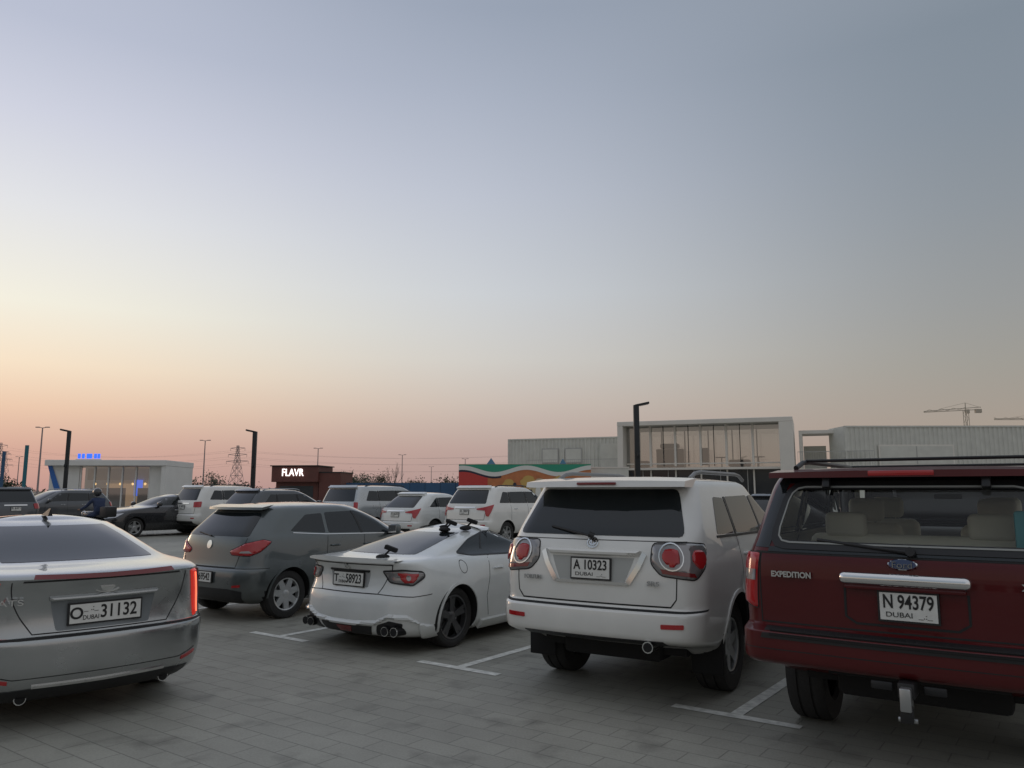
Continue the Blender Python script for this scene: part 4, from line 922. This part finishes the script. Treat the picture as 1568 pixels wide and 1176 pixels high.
def crane(x,y,h,jl,cj,hd,tilt=0):
    g=Group('tower_crane',(x,y,0),hd); m=mat('crane_paint',(.46,.42,.34),.7)
    for sx in(-1,1):
        for sy in(-1,1): g.cyl('tower_leg',m,(sx*.9,sy*.9,0),(sx*.9,sy*.9,h),.17,n=4)
    n=int(h/2.4)
    for i in range(n):
        z=i*h/n;z2=(i+1)*h/n; sg=1 if i%2 else -1
        g.cyl('tower_brace',m,(-.9*sg,-.9,z),(.9*sg,-.9,z2),.1,n=4); g.cyl('tower_brace',m,(-.9,.9*sg,z),(-.9,-.9*sg,z2),.1,n=4)
    g.cyl('apex',m,(0,0,h),(0,0,h+3.5),.25,n=4)
    for z in(0,1.6): g.cyl('jib_chord',m,(cj,0,h+z*.8),(-jl,0,h+tilt+z*.3),.18,n=4)
    k=int(jl/3)
    for i in range(k): g.cyl('jib_brace',m,(-jl*i/k,0,h+tilt*i/k+ (0 if i%2 else 1.2)),(-jl*(i+1)/k,0,h+tilt*(i+1)/k+(1.2 if i%2 else 0)),.1,n=4)
    g.cyl('tie',m,(0,0,h+3.5),(-jl*.65,0,h+tilt*.65+1),.08,n=3); g.cyl('tie',m,(0,0,h+3.5),(cj,0,h+1),.08,n=3)
    g.box('counterweight',m,(cj-1.5,0,h-.8),(3,1.6,2)); g.box('cab',m,(.0,-1.4,h-1.2),(1.6,1.6,2)); g.finish(False)
crane(237,400,44,22,8,0,-1.5); crane(290,420,40.5,26,14,0,0)
# ------------------------------------------------------------ vegetation
BARK=mat('bark',(.15,.125,.105),.9); LF=mat('leaf_dark',(.05,.068,.04),.8); LF2=mat('leaf_mid',(.11,.12,.08),.8)
def leafquad(bm_,p,s):
    a=Vector((random.gauss(0,1),random.gauss(0,1),random.gauss(0,1))).normalized(); b_=a.cross(Vector((random.random(),random.random(),1))).normalized()
    vs=[bm_.verts.new(p+a*s),bm_.verts.new(p+b_*s*.45),bm_.verts.new(p-a*s),bm_.verts.new(p-b_*s*.45)]; bm_.faces.new(vs)
def tree(x,y,h,w,name='acacia_tree',n=700,bare=False):
    g=Group(name,(x,y,0),random.random()*360); tips=[]
    def br_(p,d,l,r,dep):
        q_=p+d*l; g.cyl('trunk' if dep==0 else 'limb',BARK,p,q_,r,r*.62,n=6)
        if dep>=3: tips.append(q_); return
        for i in range(3 if dep else 4):
            nd=(d+Vector((random.gauss(0,.5),random.gauss(0,.5),random.gauss(.05,.25)))*(.75 if bare else 1)).normalized()
            if bare: nd=(nd+Vector((0,0,.3))).normalized()
            br_(q_-d*l*random.random()*.3,nd,l*random.uniform(.55,.8),r*(.5 if bare else .6),dep+1)
        tips.append(q_)
    br_(Vector((0,0,-.05)),Vector((random.gauss(0,.06),random.gauss(0,.06),1)).normalized(),h*.36,(h*.012 if bare else h*.022)+.02,0)
    if not bare:
        for i in range(n):
            c=random.choice(tips)+Vector((random.gauss(0,w*.13),random.gauss(0,w*.13),random.gauss(0,h*.06)))
            if c.z<h*.3: continue
            k=random.random()<.6
            leafquad(g.bm('foliage_dark' if k else 'foliage_light',LF if k else LF2),c,random.uniform(.07,.16))
    g.finish(False)
for u,v,t in((276,719,70),(300,728,72),(335,716,85),(374,729,66),(525,712,66),(560,722,90),(632,727,80),(650,733,70),(692,722,78),(8,722,60),(672,730,85),(545,728,75),(585,716,95)):
    h=1.7+(752-v)/1178*t; tree((u-784)/1178*t,t*1.01,h,h*.9)
tree((600-784)/1178*66,66.5,5.2,2,'bare_tree',bare=True); tree((578-784)/1178*80,81,3.8,2,'bare_tree',bare=True)
g=Group('distant_tree_line',(0,0,0))
for i in range(5200):
    x=random.uniform(-330,260); hh=2.0+1.6*abs(math.sin(x*.061)+.6*math.sin(x*.17+1)); leafquad(g.bm('foliage',LF2),Vector((x,random.uniform(262,275),random.random()**1.3*hh)),random.uniform(.5,1.0))
g.finish(False)
# ------------------------------------------------------------ motorcycle and rider
MX,MY=-14.0,26.8
g=Group('motorcycle',(MX,MY,0),-60)
for y in(.0,1.35):
    g.lathe('tyre',RUB,[(-.06,.24),(-.07,.29),(0,.32),(.07,.29),(.06,.24)],(0,y,.32),24); g.lathe('rim',ALU,[(-.03,.24),(0,.2),(.03,.24)],(0,y,.32),24)
    for i in range(8):
        a=i*math.pi/4; g.cyl('spoke',ALU,(0,y,.32),(0,y+.22*math.cos(a),.32+.22*math.sin(a)),.012,n=4)
g.box('fuel_tank',P_BLK,(0,.8,.88),(.32,.5,.26),bev=.1,seg=3); g.box('seat',TRIM,(0,.3,.84),(.26,.7,.12),bev=.05); g.box('engine',ALUD,(0,.68,.5),(.34,.42,.42),bev=.06)
g.box('top_box',TRIM,(0,-.2,1.0),(.42,.38,.36),bev=.05)
for sx in(-.09,.09): g.cyl('fork',CHR,(sx,1.35,.32),(sx,1.08,1.0),.025,n=8); g.cyl('swing_arm',DARK,(sx,0,.32),(sx,.6,.42),.025,n=6)
g.cyl('handlebar',DARK,(-.36,.98,1.05),(.36,.98,1.05),.016,n=6); g.sphere('headlight',HDL,(0,1.18,.92),(.1,.08,.1)); g.cyl('exhaust',CHR,(.16,.6,.35),(.16,-.1,.38),.045)
g.finish()
def skin(name,vd,ed,m,par):
    me=bpy.data.meshes.new(name); me.from_pydata([v[:3] for v in vd],ed,[]); o=bpy.data.objects.new(name,me); S.collection.objects.link(o)
    sk=o.modifiers.new('s','SKIN')
    for i,v in enumerate(vd): me.skin_vertices[0].data[i].radius=(v[3],v[3])
    me.skin_vertices[0].data[0].use_root=True
    ss=o.modifiers.new('u','SUBSURF'); ss.levels=1; ss.render_levels=1; me.materials.append(m); o.parent=par; return o
g=Group('motorcyclist',(MX,MY,0),-60); NAVY=mat('jacket_navy',(.025,.04,.09),.8); SKN=mat('skin',(.25,.14,.09),.6)
g.sphere('helmet',P_BLK,(0,.50,1.66),(.14,.16,.155),3); g.box('visor',GL,(0,.63,1.67),(.2,.06,.1),bev=.03); g.sphere('face',SKN,(0,.57,1.60),(.08,.09,.09))
for sd in(-1,1):
    g.box('hand',SKN,(sd*.32,.96,1.06),(.07,.1,.05),bev=.02)
    for k in range(4): g.cyl('finger',SKN,(sd*(.29+.02*k),.99,1.09),(sd*(.29+.02*k),1.02,1.04),.010,n=5)
    g.box('boot',UND,(sd*.2,.45,.33),(.1,.28,.1),bev=.04)
g.finish()
skin('body',[(0,.28,.95,.17),(0,.33,1.15,.16),(0,.40,1.35,.19),(0,.45,1.5,.07),(.2,.42,1.40,.075),(.30,.62,1.17,.055),(.32,.90,1.07,.04),(-.2,.42,1.40,.075),(-.30,.62,1.17,.055),(-.32,.90,1.07,.04),(.12,.34,.93,.11),(.22,.72,.80,.075),(.2,.42,.40,.05),(-.12,.34,.93,.11),(-.22,.72,.80,.075),(-.2,.42,.40,.05)],
 [(0,1),(1,2),(2,3),(2,4),(4,5),(5,6),(2,7),(7,8),(8,9),(0,10),(10,11),(11,12),(0,13),(13,14),(14,15)],NAVY,g.e)
# ------------------------------------------------------------ world
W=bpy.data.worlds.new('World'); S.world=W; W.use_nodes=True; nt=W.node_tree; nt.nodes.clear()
out=nt.nodes.new('ShaderNodeOutputWorld'); bg=nt.nodes.new('ShaderNodeBackground'); nt.links.new(bg.outputs[0],out.inputs[0])
tc=nt.nodes.new('ShaderNodeTexCoord'); sx=nt.nodes.new('ShaderNodeSeparateXYZ'); nt.links.new(tc.outputs['Generated'],sx.inputs[0])
asn=nt.nodes.new('ShaderNodeMath'); asn.operation='ARCSINE'; nt.links.new(sx.outputs['Z'],asn.inputs[0])
el=nt.nodes.new('ShaderNodeMath'); el.operation='MULTIPLY'; el.inputs[1].default_value=1/rad(60); el.use_clamp=True; nt.links.new(asn.outputs[0],el.inputs[0])
def ramp(st):
    r=nt.nodes.new('ShaderNodeValToRGB'); r.color_ramp.interpolation='LINEAR'; e=r.color_ramp.elements
    while len(e)>1: e.remove(e[-1])
    e[0].position=st[0][0]/60; e[0].color=(*lin(st[0][1]),1)
    for d,c in st[1:]:
        k=e.new(d/60); k.color=(*lin(c),1)
    nt.links.new(el.outputs[0],r.inputs[0]); return r
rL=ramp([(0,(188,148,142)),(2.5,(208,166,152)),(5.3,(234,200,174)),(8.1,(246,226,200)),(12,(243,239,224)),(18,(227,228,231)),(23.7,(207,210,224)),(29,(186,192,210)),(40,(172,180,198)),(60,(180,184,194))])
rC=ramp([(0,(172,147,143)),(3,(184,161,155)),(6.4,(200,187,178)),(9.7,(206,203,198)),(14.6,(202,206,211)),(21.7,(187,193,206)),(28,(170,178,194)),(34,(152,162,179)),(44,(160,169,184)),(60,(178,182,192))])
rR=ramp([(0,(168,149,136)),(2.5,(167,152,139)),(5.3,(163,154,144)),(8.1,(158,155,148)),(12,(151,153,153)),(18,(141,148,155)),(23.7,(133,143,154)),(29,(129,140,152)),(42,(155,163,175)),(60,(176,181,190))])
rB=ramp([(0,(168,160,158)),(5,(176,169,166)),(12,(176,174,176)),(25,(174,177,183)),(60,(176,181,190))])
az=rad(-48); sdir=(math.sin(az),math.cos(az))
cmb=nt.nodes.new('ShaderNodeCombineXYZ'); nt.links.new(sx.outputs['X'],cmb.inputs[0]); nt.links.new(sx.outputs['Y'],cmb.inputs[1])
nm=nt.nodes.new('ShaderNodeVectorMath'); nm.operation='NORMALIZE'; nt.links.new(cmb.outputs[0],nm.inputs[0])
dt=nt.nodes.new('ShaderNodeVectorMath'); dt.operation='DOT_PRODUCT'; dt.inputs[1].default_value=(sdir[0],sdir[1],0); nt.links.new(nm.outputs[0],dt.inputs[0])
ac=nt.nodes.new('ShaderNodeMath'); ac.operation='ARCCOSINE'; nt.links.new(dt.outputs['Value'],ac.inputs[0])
def mix(a,b_,d0,d1):
    m=nt.nodes.new('ShaderNodeMapRange'); m.interpolation_type='SMOOTHSTEP'; m.inputs['From Min'].default_value=rad(d0); m.inputs['From Max'].default_value=rad(d1); nt.links.new(ac.outputs[0],m.inputs['Value'])
    x=nt.nodes.new('ShaderNodeMix'); x.data_type='RGBA'; nt.links.new(m.outputs[0],x.inputs[0]); nt.links.new(a,x.inputs[6]); nt.links.new(b_,x.inputs[7]); return x.outputs[2]
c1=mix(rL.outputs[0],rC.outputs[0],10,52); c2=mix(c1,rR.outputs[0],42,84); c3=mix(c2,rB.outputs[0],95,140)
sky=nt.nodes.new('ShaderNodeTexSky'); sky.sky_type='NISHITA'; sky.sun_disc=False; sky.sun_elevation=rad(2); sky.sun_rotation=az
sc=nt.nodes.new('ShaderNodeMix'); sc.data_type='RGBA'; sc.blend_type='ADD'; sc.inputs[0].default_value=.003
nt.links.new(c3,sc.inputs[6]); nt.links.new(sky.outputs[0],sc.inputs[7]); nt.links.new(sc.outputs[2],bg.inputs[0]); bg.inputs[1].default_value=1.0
sl=bpy.data.lights.new('sun','SUN'); sl.energy=.25; sl.angle=rad(12); sl.color=(1,.72,.5); so=bpy.data.objects.new('sun',sl); S.collection.objects.link(so)
d=Vector((math.sin(az),math.cos(az),math.tan(rad(4)))); so.rotation_euler=d.to_track_quat('Z','Y').to_euler()
# ------------------------------------------------------------ camera
cd=bpy.data.cameras.new('camera'); cd.sensor_width=36; cd.lens=27.05; cd.clip_end=6000; cd.clip_start=.05
co=bpy.data.objects.new('camera',cd); S.collection.objects.link(co); co.location=(0,0,1.70); co.rotation_euler=(rad(97.93),0,0); S.camera=co
S.view_settings.view_transform='Standard'; S.view_settings.look='None'; S.view_settings.exposure=0
